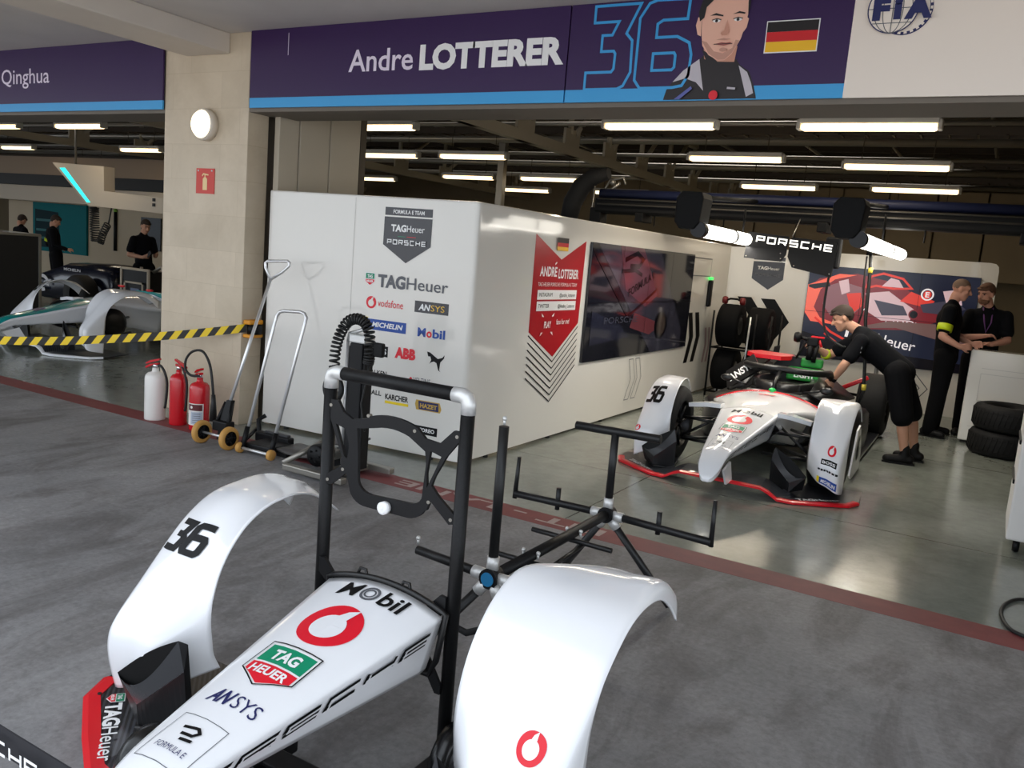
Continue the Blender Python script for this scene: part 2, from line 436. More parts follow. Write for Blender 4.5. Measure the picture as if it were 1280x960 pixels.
# ------------------------------------------------------------------ strip lamps
LHOUS = mat('lamp_housing_white', (205, 200, 190), .4); TUBE = mat('warm_lamp_tube', (255, 226, 176), .4, emit=2.0)
def strip_lamp_proto():
    t = thing('strip_lamp', '', 'ceiling lamp')
    mb = MB().box((-.6, -.07, .02), (.6, .07, .08), bev=.012); mb.build('housing', LHOUS, t)
    mb = MB().box((-.585, -.055, -.04), (.585, .055, .022), bev=.025); mb.build('diffuser', TUBE, t)
    for s in (-1, 1):
        MB().box((s*.605-.02, -.06, -.035), (s*.605+.02, .06, .06), bev=.012).build('end_cap', LHOUS, t)
        MB().tube([(s*.4, 0, .08), (s*.4, 0, .85)], .006, 6).build('hanger', TRAYM, t)
    return t
LP0 = strip_lamp_proto()
LAMPS = [(-1.35, 8.5, 'largest strip lamp, under the plain cream banner with the round emblem', 1), (-3.35, 8.45, 'long strip lamp just below the driver portrait on the banner', 1),
         (-1.42, 11.4, 'second lamp down in the right-hand row under the cream banner', 1), (-3.25, 10.9, 'second lamp down in the row below the driver portrait', 1),
         (-1.45, 14.1, 'third lamp down in the right-hand row, above the black gantry', 1), (-3.5, 14.3, 'third lamp down in the row below the driver portrait, above the gantry', 1),
         (-1.6, 17.0, 'thin far strip lamp low over the right end of the gantry', 0), (-3.6, 17.0, 'thin far strip lamp between the two black lamp housings', 0),
         (-7.1, 8.52, 'highest of the strip lamps beside the edge of the beige folding panel', 0), (-9.1, 11.25, 'middle of the strip lamps beside the edge of the beige folding panel', 0),
         (-7.4, 11.18, 'strip lamp left of the grey steel post, upper one', 1), (-9.6, 14.4, 'strip lamp left of the grey steel post, lower one', 0),
         (-7.7, 14.25, 'strip lamp right of the grey steel post, upper one', 1), (-9.7, 16.9, 'strip lamp right of the grey steel post, lower one', 0),
         (-12.9, 15.5, 'short lowest strip lamp beside the edge of the beige folding panel', 0), (-7.25, 16.6, 'far strip lamp just beside the black cable arm', 0),
         (-13.0, 8.4, 'largest strip lamp in the left garage below the left purple banner', 1), (-15.3, 8.42, 'strip lamp at the left picture edge under the banner', 1),
         (-15.3, 11.18, 'strip lamp of the left garage beside the stone pillar', 1), (-19.6, 11.2, 'small strip lamp of the left garage low at the picture edge', 0),
         (-19.9, 14.2, 'far strip lamp just above the white gantry with cyan strip', 0), (-21.0, 13.9, 'farthest strip lamp of the left garage behind the white gantry', 0)]
for k, (x, y, lab, lit) in enumerate(LAMPS):
    o = LP0 if k == 0 else copy_thing(LP0, (x, y, 3.1), 0, lab, 'ceiling strip lamps')
    o.location = (x, y, 3.1); o['label'] = lab; o['group'] = 'ceiling strip lamps'
    if lit:
        L = bpy.data.lights.new('strip_light', 'AREA'); L.shape = 'RECTANGLE'; L.size = 1.15; L.size_y = .1; L.energy = 12 if x > -9 else 6; L.color = (1.0, .87, .68)
        lo = bpy.data.objects.new('strip_light', L); COL.objects.link(lo); lo.location = (x, y, 3.04)
# ------------------------------------------------------------------ fascia banners over the openings
PURP = mat('deep_purple_vinyl', (52, 27, 78), .38, spec=.4); CYAN = mat('sky_blue_vinyl', (56, 160, 222), .38); CREAM = mat('cream_vinyl', (240, 229, 217), .45)
LILAC = mat('pale_lilac_print', (232, 222, 238), .45)
YB = 5.14
def banner(name, x0, x1, label, m_top, strip=True, z1=3.308):
    t = thing(name, label, 'banner', ((x0+x1)/2, YB, 2.70))
    MB().box((x0, YB-.006, 2.778 if strip else 2.70), (x1, YB+.010, z1)).build('sheet', m_top, t, world=True)
    if strip: MB().box((x0, YB-.006, 2.70), (x1, YB+.010, 2.778)).build('blue_strip', CYAN, t, world=True)
    return t
def bfn(x, z): return plane_fn((x, YB-.006, z), (1, 0, 0), (0, 0, 1), (0, -1, 0))
b0 = banner('fascia_banner', -13.6, -6.74, 'purple fascia banner left of the stone pillar with short white lettering', PURP)
g = Gfx(); g.text('Qinghua', 0, 0, .83, .152, LILAC, .004)
g.build('lettering', bfn(-9.27, 2.972), b0, world=True)
b1 = banner('fascia_banner', -5.645, -2.722, 'purple fascia banner with long white name lettering right of the stone pillar', PURP)
g = Gfx(); g.text('Andre', 0, 0, .61, .165, LILAC, .012); g.text('LOTTERER', .67, 0, 1.175, .165, PWHITE, .05)
g.build('lettering', bfn(-4.588, 2.953), b1, world=True)
MB().box((-5.228, YB-.008, 3.10), (-5.224, YB-.005, 3.27)).build('seam', LILAC, b1, world=True)
b2 = banner('fascia_banner', -2.712, -.968, 'purple fascia banner with blue outlined number 36, driver portrait and German flag', PURP)
# outlined number
g = Gfx(); lw = .017
three = [(0, 0), (.0, .105), (.18, .105), (.195, .125), (.197, .215), (.185, .232), (.098, .232), (.098, .33), (.165, .33), (.205, .41), (.035, .41), (.035, .51), (.345, .51), (.262, .335), (.305, .29), (.312, .1), (.27, .018), (.23, 0)]
six = [(.46, 0), (.385, 0), (.345, .05), (.345, .42), (.40, .505), (.45, .52), (.66, .515), (.655, .40), (.50, .40), (.465, .38), (.465, .30), (.60, .30), (.68, .26), (.70, .19), (.695, .07), (.66, .01), (.60, 0)]
inner = [(.455, .105), (.455, .205), (.59, .205), (.60, .19), (.60, .12), (.585, .105)]
for p in (three, six, inner): g.line(p, lw, CYAN, True)
g.build('number_outline', bfn(-2.575, 2.778), b2, world=True)
# flag
FB = mat('flag_black', (22, 16, 18), .4); FR = mat('flag_red', (206, 24, 32), .4); FY = mat('flag_gold', (244, 190, 30), .4)
g = Gfx(); g.rect(-.006, -.006, .292, .172, PWHITE); g.rect(0, 0, .286, .056, FY); g.rect(0, .056, .286, .11, FR); g.rect(0, .11, .286, .166, FB)
g.build('flag_print', bfn(-1.432, 2.962), b2, world=True)
# printed portrait of the driver (flat print on the banner)
SKINP = mat('printed_skin', (236, 184, 162), .5); SKIND = mat('printed_skin_dark', (204, 146, 124), .5); HAIRP = mat('printed_hair', (30, 26, 28), .5); SUITP = mat('printed_black_suit', (34, 29, 32), .5)
GREYP = mat('printed_light_grey', (196, 190, 198), .5); LIPP = mat('printed_lip', (166, 92, 86), .5); STUB = mat('printed_stubble', (198, 148, 130), .5)
g = Gfx()
g.poly([(-.30, 0), (-.285, .06), (-.24, .12), (-.19, .17), (-.09, .235), (-.06, .27), (.13, .225), (.16, .19), (.215, .155), (.25, .08), (.275, 0)], SUITP)
g.poly([(-.25, .105), (-.19, .17), (-.095, .235), (-.075, .15), (-.05, .05), (-.10, .10), (-.17, .125)], GREYP)
g.poly([(.15, .19), (.205, .15), (.235, .09), (.255, .03), (.215, .01), (.19, .08)], GREYP)
g.poly([(-.075, .30), (-.065, .235), (.0, .20), (.06, .185), (.12, .20), (.13, .30)], SKIND)
g.poly([(-.085, .29), (-.05, .22), (.02, .175), (.12, .16), (.14, .225), (.125, .21), (.02, .215), (-.045, .265)], SUITP)
g.poly([(-.105, .475), (-.098, .38), (-.085, .31), (-.04, .255), (.02, .222), (.06, .222), (.10, .255), (.145, .34), (.165, .43), (.175, .50), (.17, .58), (.03, .62), (-.08, .575)], SKINP)
g.poly([(-.092, .34), (-.04, .262), (.02, .225), (.06, .225), (.10, .26), (.138, .33), (.115, .335), (.10, .29), (.045, .262), (-.01, .275), (-.06, .33)], STUB)
g.poly([(-.105, .47), (-.128, .475), (-.138, .43), (-.122, .375), (-.10, .365)], SKINP); g.poly([(.165, .46), (.18, .45), (.172, .40), (.155, .375)], SKINP)
g.poly([(-.115, .45), (-.128, .50), (-.11, .57), (-.07, .605), (-.06, .60), (.18, .60), (.18, .50), (.172, .475), (.165, .555), (.13, .575), (.05, .585), (-.04, .57), (-.082, .53), (-.09, .47)], HAIRP)
g.poly([(-.055, .479), (-.02, .492), (.025, .478), (.025, .470), (-.02, .479)], HAIRP); g.poly([(.082, .480), (.12, .494), (.155, .485), (.155, .477), (.12, .483)], HAIRP)
for ex in (-.012, .117):
    g.poly(circ(ex, .447, .024, .009, 12), PWHITE); g.poly(circ(ex, .447, .009, .009, 10), HAIRP); g.line([(ex-.028, .452), (ex, .459), (ex+.028, .452)], .005, HAIRP)
g.poly([(.055, .45), (.073, .38), (.06, .362), (.03, .362), (.022, .375), (.042, .39)], SKIND)
g.poly([(-.01, .313), (.035, .323), (.06, .319), (.085, .322), (.10, .312), (.05, .303)], LIPP); g.line([(-.012, .313), (.05, .313), (.1, .312)], .004, HAIRP)
g.poly([(.0, .338), (.045, .346), (.09, .338), (.05, .333)], STUB); g.poly(circ(.048, .28, .022, .012, 12), STUB)
g.poly([(-.225, .0), (-.19, .0), (-.115, .06), (-.125, .075)], mat('printed_blue_patch', (92, 100, 170), .5)); g.poly(circ(.02, .02, .028, .028, 16), PRED); g.line([(.10, .06), (.15, .055)], .012, GREYP)
g.build('driver_portrait', bfn(-1.725, 2.705), b2, world=True)
b3 = banner('fascia_banner', -.968, 2.6, 'plain cream fascia banner with a round blue emblem', CREAM, False)
g = Gfx(); cx, cy = -.765, 3.155
g.poly(circ(-.10+cx+.16, cy, .135), PNAVY); g.poly(circ(cx+.06, cy, .118), CREAM)
for k in range(26):
    a = 2*PI*k/26; g.poly([(cx+.06+.121*math.cos(a-.06), cy+.121*math.sin(a-.06)), (cx+.06+.121*math.cos(a+.06), cy+.121*math.sin(a+.06)), (cx+.06+.133*math.cos(a+.06), cy+.133*math.sin(a+.06)), (cx+.06+.133*math.cos(a-.06), cy+.133*math.sin(a-.06))], CREAM)
g.poly(circ(cx, cy, .128), CREAM); g.line(circ(cx, cy, .126), .006, PNAVY, True)
for rx in (.05, .095): g.line(circ(cx, cy, rx, .126), .004, PGREY, True)
g.line([(cx, cy-.126), (cx, cy+.126)], .004, PGREY)
for dy, hw in ((-.075, .1), (0, .126), (.075, .1)): g.line([(cx-hw, cy+dy), (cx+hw, cy+dy)], .004, PGREY)
g.text('F', cx-.10, cy-.05, .085, .105, PNAVY, .07); g.text('i', cx+.005, cy-.05, .04, .105, PNAVY, .06); g.text('A', cx+.06, cy-.05, .135, .105, PNAVY, .07)
g.build('emblem', plane_fn((0, YB-.006, 0), (1, 0, 0), (0, 0, 1), (0, -1, 0)), b3, world=True)

# ------------------------------------------------------------------ things fixed to the stone pillar
t = thing('bulkhead_lamp', 'round white bulkhead lamp glowing high on the stone pillar', 'lamp', (-6.17, 5.16, 2.565))
MB().lathe([(0, 0), (.135, 0), (.135, -.055), (.128, -.07), (.118, -.075)], axis='Y', n=40).build('housing', mat('lamp_ring_white', (225, 215, 200), .4), t)
MB().lathe([(.118, -.072), (.10, -.098), (.06, -.112), (0, -.116)], axis='Y', n=40).build('lamp_shade', mat('glowing_opal_glass', (255, 240, 205), .3, emit=1.5), t)
t = thing('extinguisher_sign', 'red sign with a pale extinguisher symbol on the stone pillar', 'sign', (-6.18, 5.157, 1.985))
MB().box((-.115, -.004, 0), (.115, .0025, .215)).build('plate', mat('red_sign_plastic', (206, 62, 52), .5), t)
g = Gfx(); SY = mat('sign_cream_print', (236, 206, 150), .5)
g.poly([(-.028, .03), (.028, .03), (.028, .125), (.012, .14), (-.012, .14), (-.028, .125)], SY); g.line([(0, .14), (0, .165)], .012, SY); g.line([(-.035, .15), (-.02, .168), (.045, .16)], .012, SY)
g.build('symbol', plane_fn((0, -.004, 0), (1, 0, 0), (0, 0, 1), (0, -1, 0)), t)
sc = MB()
for s in (-1, 1): sc.ball((s*.085, -.006, .195), .008, 8, 6)
sc.build('screw_heads', PWHITE, t)

# ------------------------------------------------------------------ white team walls
GLW = mat('glossy_white_panel', (232, 229, 222), .10, spec=.5, coat=.3)
GAPM = mat('dark_gap', (40, 40, 40), .8)
A = Vector((-5.57, 5.335, 0)); B = Vector((-3.592, 5.466, 0)); dw = (B-A).normalized(); nw = Vector((dw.y, -dw.x, 0))
XS = -3.535
def wall_outline(off):
    P = [A-nw*off, A+dw*((B-A).length)-nw*off]; c = Vector((XS-.055, B.y+.058, 0))
    for k in range(9):
        a = -PI/2+rad(3.8)+(PI/2-rad(3.8))*k/8; P.append(c+Vector((math.cos(a), math.sin(a), 0))*(max(.004, .055-off)))
    P.append(Vector((XS-off, 12.2, 0))); return P
outer = wall_outline(0); innr = wall_outline(.06)
t = thing('team_wall', 'glossy white team wall with sponsor logos, round corner towards the pit lane', 'wall panel', (-4.6, 5.45, 0))
mb = MB(); rows = []
for z, o in ((.025, .02), (.03, .004), (2.035, .004), (2.045, 0), (2.055, .008), (2.058, .03)): rows.append([tuple(p+Vector((0, 0, z))) for p in wall_outline(o)])
rows = [[(x, y, z) for x, y, z in r] for r in rows]
rows[1] = [tuple(p+Vector((0, 0, .03))) for p in outer]; rows[2] = [tuple(p+Vector((0, 0, 2.04))) for p in outer]
rows.append([tuple(p+Vector((0, 0, 2.058))) for p in innr]); rows.append([tuple(p+Vector((0, 0, .025))) for p in innr]); rows.append(rows[0])
mb.grid(rows)
for e in (0, -1): mb.add([r[e] for r in rows[:-1]], [tuple(range(len(rows)-1))], False)
o = mb.build('panel', GLW, t, world=True)
em = o.modifiers.new('EdgeSplit', 'EDGE_SPLIT'); em.split_angle = rad(35)
mb = MB()
for u in (.25, 1.0, 1.75): mb.lathe([(0, 0), (.022, 0), (.022, .026), (0, .026)], c=tuple(A+dw*u-nw*.03), n=12)
for y in (5.9, 7.0, 8.2, 9.4, 10.6, 11.8): mb.lathe([(0, 0), (.022, 0), (.022, .026), (0, .026)], c=(XS-.03, y, 0), n=12)
mb.build('levelling_feet', GAPM, t, world=True)
wfn = plane_fn(A, dw, (0, 0, 1), nw)
g = Gfx(); g.rect(.900, .03, .904, 2.035, mat('panel_seam', (200, 198, 192), .4)); g.build('seam', wfn, t, world=True)
def wall_logo(name, label=None): return lambda g: g.build(name, wfn, t, label, world=True)
DKB = mat('badge_dark_grey', (52, 52, 58), .25)
g = Gfx(); g.rect(1.196, 1.912, 1.640, 1.975, DKB); g.text('FORMULA E TEAM', 1.275, 1.928, .29, .03, PWHITE, .02)
g.poly([(1.194, 1.90), (1.642, 1.90), (1.640, 1.685), (1.418, 1.545), (1.192, 1.68)], DKB)
two_face(g, 'TAG', 'Heuer', 1.262, 1.79, .315, .052, PWHITE)
g.rect(1.33, 1.748, 1.405, 1.752, PGREEN); g.rect(1.415, 1.748, 1.50, 1.752, PRED)
wide_word(g, 'PORSCHE', 1.232, 1.685, .37, .04, PWHITE, .2); wall_logo('pennant_badge', 'dark pennant shaped team badge')(g)
g = Gfx(); shield(g, 1.085, 1.392, .085, .095); two_face(g, 'TAG', 'Heuer', 1.165, 1.342, .66, .098, PGREY, .40); wall_logo('sponsor_logo', 'watch maker lettering, largest of the logos')(g)
g = Gfx(); ring_mark(g, 1.108, 1.206, .05, PRED, GLW); g.text('vodafone', 1.175, 1.180, .245, .062, PRED, .0); wall_logo('sponsor_logo', 'red ring with red lettering')(g)
g = Gfx(); g.rect(1.529, 1.172, 1.842, 1.262, DKB); g.text('AN', 1.565, 1.192, .11, .05, PWHITE, .03, .2); g.text('SYS', 1.68, 1.192, .125, .05, mat('gold_print', (232, 186, 60), .4), .0); wall_logo('sponsor_logo', 'dark box with white and gold lettering')(g)
g = Gfx(); g.rect(1.07, .985, 1.46, 1.072, PBLUE); g.poly([(1.035, 1.06), (1.07, 1.06), (1.09, 1.085), (1.035, 1.085)], PYELL); g.text('MICHELIN', 1.13, 1.012, .30, .040, PWHITE, .03, .2); wall_logo('sponsor_logo', 'blue box with white slanted lettering')(g)
g = Gfx(); g.text('M', 1.572, .985, .075, .07, PBLUE, .03); g.text('o', 1.655, .985, .05, .07, PRED, .03); g.text('bil', 1.712, .985, .115, .07, PBLUE, .03); wall_logo('sponsor_logo', 'blue lettering with one red letter')(g)
g = Gfx(); g.rect(1.12, .775, 1.30, .862, INK); g.text('BOSS', 1.135, .797, .15, .045, PWHITE, .02); wall_logo('sponsor_logo', 'black box with white lettering')(g)
g = Gfx(); g.text('ABB', 1.368, .790, .198, .080, PRED, .07, 0, 1.05); wall_logo('sponsor_logo', 'heavy red lettering')(g)
g = Gfx(); g.poly([(1.672, .872), (1.70, .868), (1.74, .845), (1.775, .825), (1.815, .838), (1.835, .862), (1.832, .835), (1.80, .80), (1.795, .74), (1.805, .725), (1.785, .735), (1.765, .79), (1.74, .80), (1.715, .79), (1.70, .775), (1.715, .81), (1.705, .835), (1.685, .835), (1.68, .848)], INK); wall_logo('sponsor_logo', 'leaping black cat shape')(g)
g = Gfx(); g.text('FALKEN', 1.12, .618, .18, .042, INK, .02); wall_logo('sponsor_logo', 'black capitals partly behind the pole')(g)
g = Gfx(); g.poly(circ(1.535, .622, .016, .026), PRED); g.text('VELTINS', 1.56, .608, .16, .046, PGREY, .0); g.text('V+', 1.74, .600, .06, .03, PGREY, .0, .2); wall_logo('sponsor_logo', 'grey capitals with a small red dot')(g)
g = Gfx(); g.text('KARCHER', 1.300, .435, .225, .045, INK, .03); g.rect(1.30, .400, 1.528, .422, PYELL); wall_logo('sponsor_logo', 'black lettering over a yellow bar')(g)
g = Gfx(); g.poly([(1.605, .395), (1.83, .395), (1.84, .425), (1.82, .475), (1.60, .475), (1.592, .44)], mat('gold_frame_print', (196, 160, 70), .4)); g.poly([(1.63, .402), (1.815, .402), (1.81, .468), (1.622, .468)], PNAVY); g.text('HAZET', 1.64, .417, .16, .034, mat('gold_frame_print', (196, 160, 70), .4), .05); wall_logo('sponsor_logo', 'navy and gold plate')(g)
g = Gfx(); g.poly([(1.40, .228), (1.46, .262), (1.46, .228)], PRED); wall_logo('sponsor_logo', 'small red wedge')(g)
g = Gfx(); g.rect(1.59, .200, 1.815, .268, INK); g.text('TOREO', 1.64, .222, .15, .030, PWHITE, .03); wall_logo('sponsor_logo', 'black plate with white lettering near the floor')(g)
g = Gfx(); g.text('BALL', 1.13, .452, .13, .04, INK, .02); wall_logo('sponsor_logo', 'small black capitals')(g)

# side face: red driver pennant, chevrons, LED screen
sfn = plane_fn((XS, 0, 0), (0, 1, 0), (0, 0, 1), (1, 0, 0))
CRED = mat('crimson_vinyl', (182, 24, 36), .3)
g = Gfx()
g.poly([(6.395, 1.875), (6.905, 1.672), (7.390, 1.862), (7.372, 1.085), (6.895, .785), (6.405, 1.03)], CRED)
g.text('ANDRE', 6.52, 1.52, .32, .085, PWHITE, .03); g.line([(6.79, 1.625), (6.82, 1.645)], .014, PWHITE); g.text('LOTTERER', 6.87, 1.505, .41, .085, PWHITE, .03)
g.text('TAG HEUER PORSCHE FORMULA E TEAM', 6.50, 1.43, .76, .035, PWHITE, .0)
for z in (1.312, 1.212):
    g.rect(6.50, z, 7.27, z+.085, PWHITE)
g.text('INSTAGRAM', 6.53, 1.34, .25, .035, INK, .0); g.text('@andre_lotterer', 6.92, 1.335, .32, .035, INK, .0)
g.text('TWITTER', 6.53, 1.24, .2, .035, INK, .0); g.text('@Andre_Lotterer', 6.9, 1.235, .34, .035, INK, .0)
g.text('fans for me!', 6.90, 1.085, .26, .05, PWHITE, .01)
for dx, dz in ((6.64, 1.02), (6.64, 1.16), (6.80, 1.02), (6.80, 1.16)):
    s1 = -1 if dx < 6.7 else 1; s2 = -1 if dz < 1.1 else 1
    g.line([(dx, dz), (dx+s1*.035, dz+s2*.025), (dx+s1*.02, dz)], .012, PWHITE)
g.text('PLAY', 6.66, 1.06, .13, .06, PWHITE, .03)
g.rect(6.78, 1.82, 6.998, 1.865, FB); g.rect(6.78, 1.785, 6.998, 1.82, FR); g.rect(6.78, 1.75, 6.998, 1.785, FY)
g.build('driver_pennant', sfn, t, 'red pennant print with white driver name and small flag', world=True)
g = Gfx()
for k in range(7):
    d = .062*k; g.line([(6.402, 1.0-d), (6.895, .74-d), (7.372, 1.05-d)], .012, INK)
g.build('chevron_stripes', sfn, t, world=True)
g = Gfx()
for dy in (0, .27): g.poly([(10.62+dy, 1.12), (10.78+dy, 1.12), (10.92+dy, .80), (10.76+dy, .46), (10.62+dy, .46), (10.76+dy, .79)], INK)
PINKG = mat('faded_mauve_print', (150, 120, 122), .4)
for dy in (0, .15): g.poly([(11.38+dy, .90), (11.46+dy, .90), (11.53+dy, .66), (11.46+dy, .42), (11.38+dy, .42), (11.45+dy, .66)], PINKG)
for dy in (0, .19): g.line([(8.76+dy, .635), (8.88+dy, .635), (8.98+dy, .41), (8.84+dy, .18), (8.72+dy, .18), (8.86+dy, .41)], .008, PGREY, True)
g.build('chevron_print', sfn, t, world=True)
g = Gfx(); g.line([(10.60, 1.60), (11.36, 1.60), (11.36, 1.83), (10.60, 1.83)], .012, PGREY, True); g.build('hatch_outline', sfn, t, world=True)
hd = MB().box((XS, 11.285, 1.19), (XS+.05, 11.395, 1.55), bev=.02).build('door_handle', INK, t, world=True); hd['label'] = 'slim black handle with a green light'
MB().box((XS, 11.29, 1.555), (XS+.045, 11.39, 1.59), bev=.01).build('indicator', mat('green_led', (60, 230, 90), .4, emit=1.2), hd, world=True)

def screen_mat(name, deep):
    m = mat(name, (30, 32, 40), .08, spec=.5)
    return m
SCRB = mat('dark_screen_glass', (27, 28, 36), .06, spec=.6)
t = thing('video_screen', 'large dark glossy screen on the side wall showing a faint slanted outline', 'screen', (XS+.001, 9.02, .69))
MB().box((XS+.001, 7.482, .688), (XS+.03, 10.556, 1.862), bev=.004).build('panel', SCRB, t, world=True)
fn = plane_fn((XS+.03, 0, 0), (0, 1, 0), (0, 0, 1), (1, 0, 0))
def smat(n, rgb): return mat(n, rgb, .08, spec=.6)
g = Gfx()
g.poly([(7.60, 1.86), (9.30, 1.86), (10.30, .92), (10.3, .69), (9.3, .69)], smat('screen_slate', (58, 58, 72)))
g.poly([(8.15, 1.86), (8.8, 1.86), (9.35, 1.35), (9.0, 1.22), (8.4, 1.40)], smat('screen_mauve', (96, 62, 76)))
g.poly([(8.7, 1.16), (9.35, 1.05), (9.5, .98), (9.2, .90), (8.6, 1.0)], smat('screen_dull_red', (110, 58, 66)))
g.poly([(7.6, 1.2), (8.3, 1.05), (8.6, .9), (7.6, .85)], smat('screen_dark_blue', (40, 42, 58)))
SK = smat('screen_black', (16, 14, 20))
g.line([(7.50, 1.80), (8.52, 1.12), (9.32, 1.42)], .035, SK)
g.poly(circ(9.55, 1.0, .21, .16, 24), SK); g.poly(circ(9.56, 1.0, .14, .12, 24), smat('screen_brown', (74, 64, 60)))
g.line([(8.3, 1.72), (8.62, 1.80), (8.80, 1.74), (8.70, 1.66), (8.45, 1.66)], .05, SK); g.line([(8.25, 1.60), (8.60, 1.62), (8.80, 1.57)], .04, SK)
v0 = plane_fn((0, 0, 0), (1, 0, 0), (0, 1, 0), (0, 0, 1))
g.text('PORSCHE', 7.9, 1.06, .9, .07, smat('screen_grey', (70, 72, 84)), .0)
for y in (8.25, 9.02, 9.79): g.line([(y, .69), (y, 1.86)], .006, SK)
g.line([(7.485, 1.275), (10.55, 1.275)], .006, SK)
g.build('displayed_picture', fn, t, world=True)
g = Gfx(); g.text('FORMULA E', 0, 0, .75, .085, SK, .02)
g.build('displayed_lettering', plane_fn((XS+.035, 8.48, 1.335), (0, .957, .29), (0, -.29, .957), (1, 0, 0)), t, world=True)

# back wall with the red car picture
P0 = Vector((-3.54, 12.2, 0)); P1 = Vector((-.36, 12.72, 0)); db = (P1-P0).normalized(); nb = Vector((db.y, -db.x, 0))
t = thing('back_team_wall', 'white team wall at the rear of the garage with black chevrons', 'wall panel', tuple(P0+db*1.7))
mb = MB(); c0 = [(0, .0), (3.415, .0), (3.415, 1.97), (3.405, 2.03), (3.37, 2.065), (3.31, 2.075), (0, 2.045)]
mb.prism(c0, (0, -.08), plane_fn(P0, db, (0, 0, 1), nb)); mb.build('panel', GLW, t, world=True)
bfn2 = plane_fn(P0, db, (0, 0, 1), nb)
g = Gfx(); g.poly([(.335, 1.862), (.765, 1.875), (.765, 1.63), (.575, 1.475), (.335, 1.62)], DKB); g.rect(.335, 1.885, .765, 1.94, DKB)
two_face(g, 'TAG', 'Heuer', .40, 1.755, .30, .045, PWHITE); wide_word(g, 'PORSCHE', .375, 1.665, .35, .035, PGREY, .2); g.text('FORMULA E TEAM', .41, 1.9, .28, .026, PGREY, .0)
g.build('pennant_badge', bfn2, t, 'dark pennant badge below the hanging sign', world=True)
g = Gfx()
for dx in (0, .325): g.poly([(.172+dx, 1.345), (.365+dx, 1.350), (.595+dx, 1.045), (.36+dx, .68), (.168+dx, .68), (.40+dx, 1.035)], INK)
g.build('chevron_print', bfn2, t, 'pair of large black chevrons', world=True)
g = Gfx()
for dx in (0, .14): g.line([(2.36+dx, .56), (2.46+dx, .56), (2.66+dx, .34), (2.5+dx, .12), (2.4+dx, .12), (2.56+dx, .34)], .012, PGREY, True)
for dx in (0,): g.line([(.95, .60), (1.06, .60), (1.2, .42), (1.06, .2)], .008, PGREY)
g.build('chevron_outline', bfn2, t, world=True)
t = thing('picture_screen', 'wide screen on the rear wall lit with a blurred red racing car', 'screen', tuple(P0+db*2.17+Vector((0, 0, .6))))
MB().box((1.105, .600, .001), (3.225, 1.875, .03), M=Matrix((tuple(db)+(0,), (0, 0, 1, 0), tuple(nb)+(0,), (0, 0, 0, 1))).transposed().to_4x4()).v
mb = MB(); mb.prism([(1.105, .60), (3.225, .60), (3.225, 1.875), (1.105, 1.875)], (.001, .03), bfn2); mb.build('panel', SCRB, t, world=True)
def em(n, rgb, e=.36): return mat(n, rgb, .2, emit=e)
E0 = em('lit_navy', (30, 34, 52)); E1 = em('lit_red', (214, 62, 52)); E2 = em('lit_coral', (238, 104, 84)); E3 = em('lit_mauve', (132, 92, 100)); E4 = em('lit_pale', (206, 176, 184)); E5 = em('lit_black', (14, 12, 18)); E6 = em('lit_white', (236, 230, 236)); E7 = em('lit_dark_red', (120, 40, 48)); E8 = em('lit_slate', (66, 64, 80)); E9 = em('lit_brown', (110, 84, 82))
fn = plane_fn(P0+nb*.03, db, (0, 0, 1), nb)
g = Gfx()
g.rect(1.11, .605, 3.22, 1.87, E0)
g.poly([(1.11, 1.55), (1.25, 1.70), (1.72, 1.80), (2.2, 1.72), (2.75, 1.45), (2.8, 1.25), (2.4, 1.10), (1.75, 1.05), (1.3, 1.1), (1.11, 1.2)], E7)
g.poly([(1.11, 1.60), (1.5, 1.78), (1.72, 1.78), (1.45, 1.70), (1.28, 1.55), (1.22, 1.3), (1.32, 1.16), (1.6, 1.08), (1.2, 1.10), (1.11, 1.22)], E2)
g.poly([(1.36, 1.60), (1.55, 1.68), (1.80, 1.62), (1.86, 1.40), (1.72, 1.22), (1.45, 1.2), (1.33, 1.35)], E3)
g.poly([(1.50, 1.68), (1.62, 1.72), (1.66, 1.55), (1.56, 1.5)], E4); g.poly([(1.62, 1.52), (1.80, 1.55), (1.85, 1.38), (1.72, 1.25)], E1)
g.poly([(1.12, 1.60), (1.38, 1.66), (1.40, 1.60), (1.2, 1.55), (1.12, 1.57)], E5)
g.poly([(1.86, 1.55), (2.15, 1.60), (2.3, 1.5), (2.5, 1.38), (2.45, 1.22), (2.1, 1.2), (1.92, 1.3)], E4)
g.poly([(1.98, 1.47), (2.35, 1.42), (2.42, 1.3), (2.1, 1.27)], E8)
g.line([(1.86, 1.62), (1.90, 1.78), (2.05, 1.83), (2.3, 1.78), (2.42, 1.66), (2.2, 1.64), (1.98, 1.66), (1.86, 1.62)], .03, E1)
g.poly([(2.05, 1.66), (2.15, 1.78), (2.25, 1.76), (2.32, 1.66)], E4)
g.poly([(2.42, 1.62), (2.72, 1.52), (2.66, 1.42), (2.3, 1.48)], E1); g.poly([(2.55, 1.46), (2.95, 1.56), (3.1, 1.45), (2.9, 1.35), (2.6, 1.36)], E8)
g.poly([(2.80, 1.66), (3.0, 1.70), (3.05, 1.5), (2.88, 1.45)], E4); g.line(circ(2.62, 1.60, .07, n=20), .02, E6, True); g.poly(circ(2.62, 1.60, .05, n=16), E1)
g.text('E', 2.595, 1.565, .05, .07, E6, .03)
g.poly(circ(2.50, 1.32, .075, .07, 18), E7); g.poly(circ(2.49, 1.32, .05, .05, 16), E5)
g.poly([(1.7, 1.05), (2.3, 1.12), (2.9, 1.0), (3.2, .9), (3.2, 1.1), (2.8, 1.22), (2.2, 1.2)], E9)
g.line([(1.25, 1.16), (1.48, .98), (1.70, .88), (1.85, .90)], .03, E1); g.line([(1.40, .95), (1.62, .82)], .02, E1)
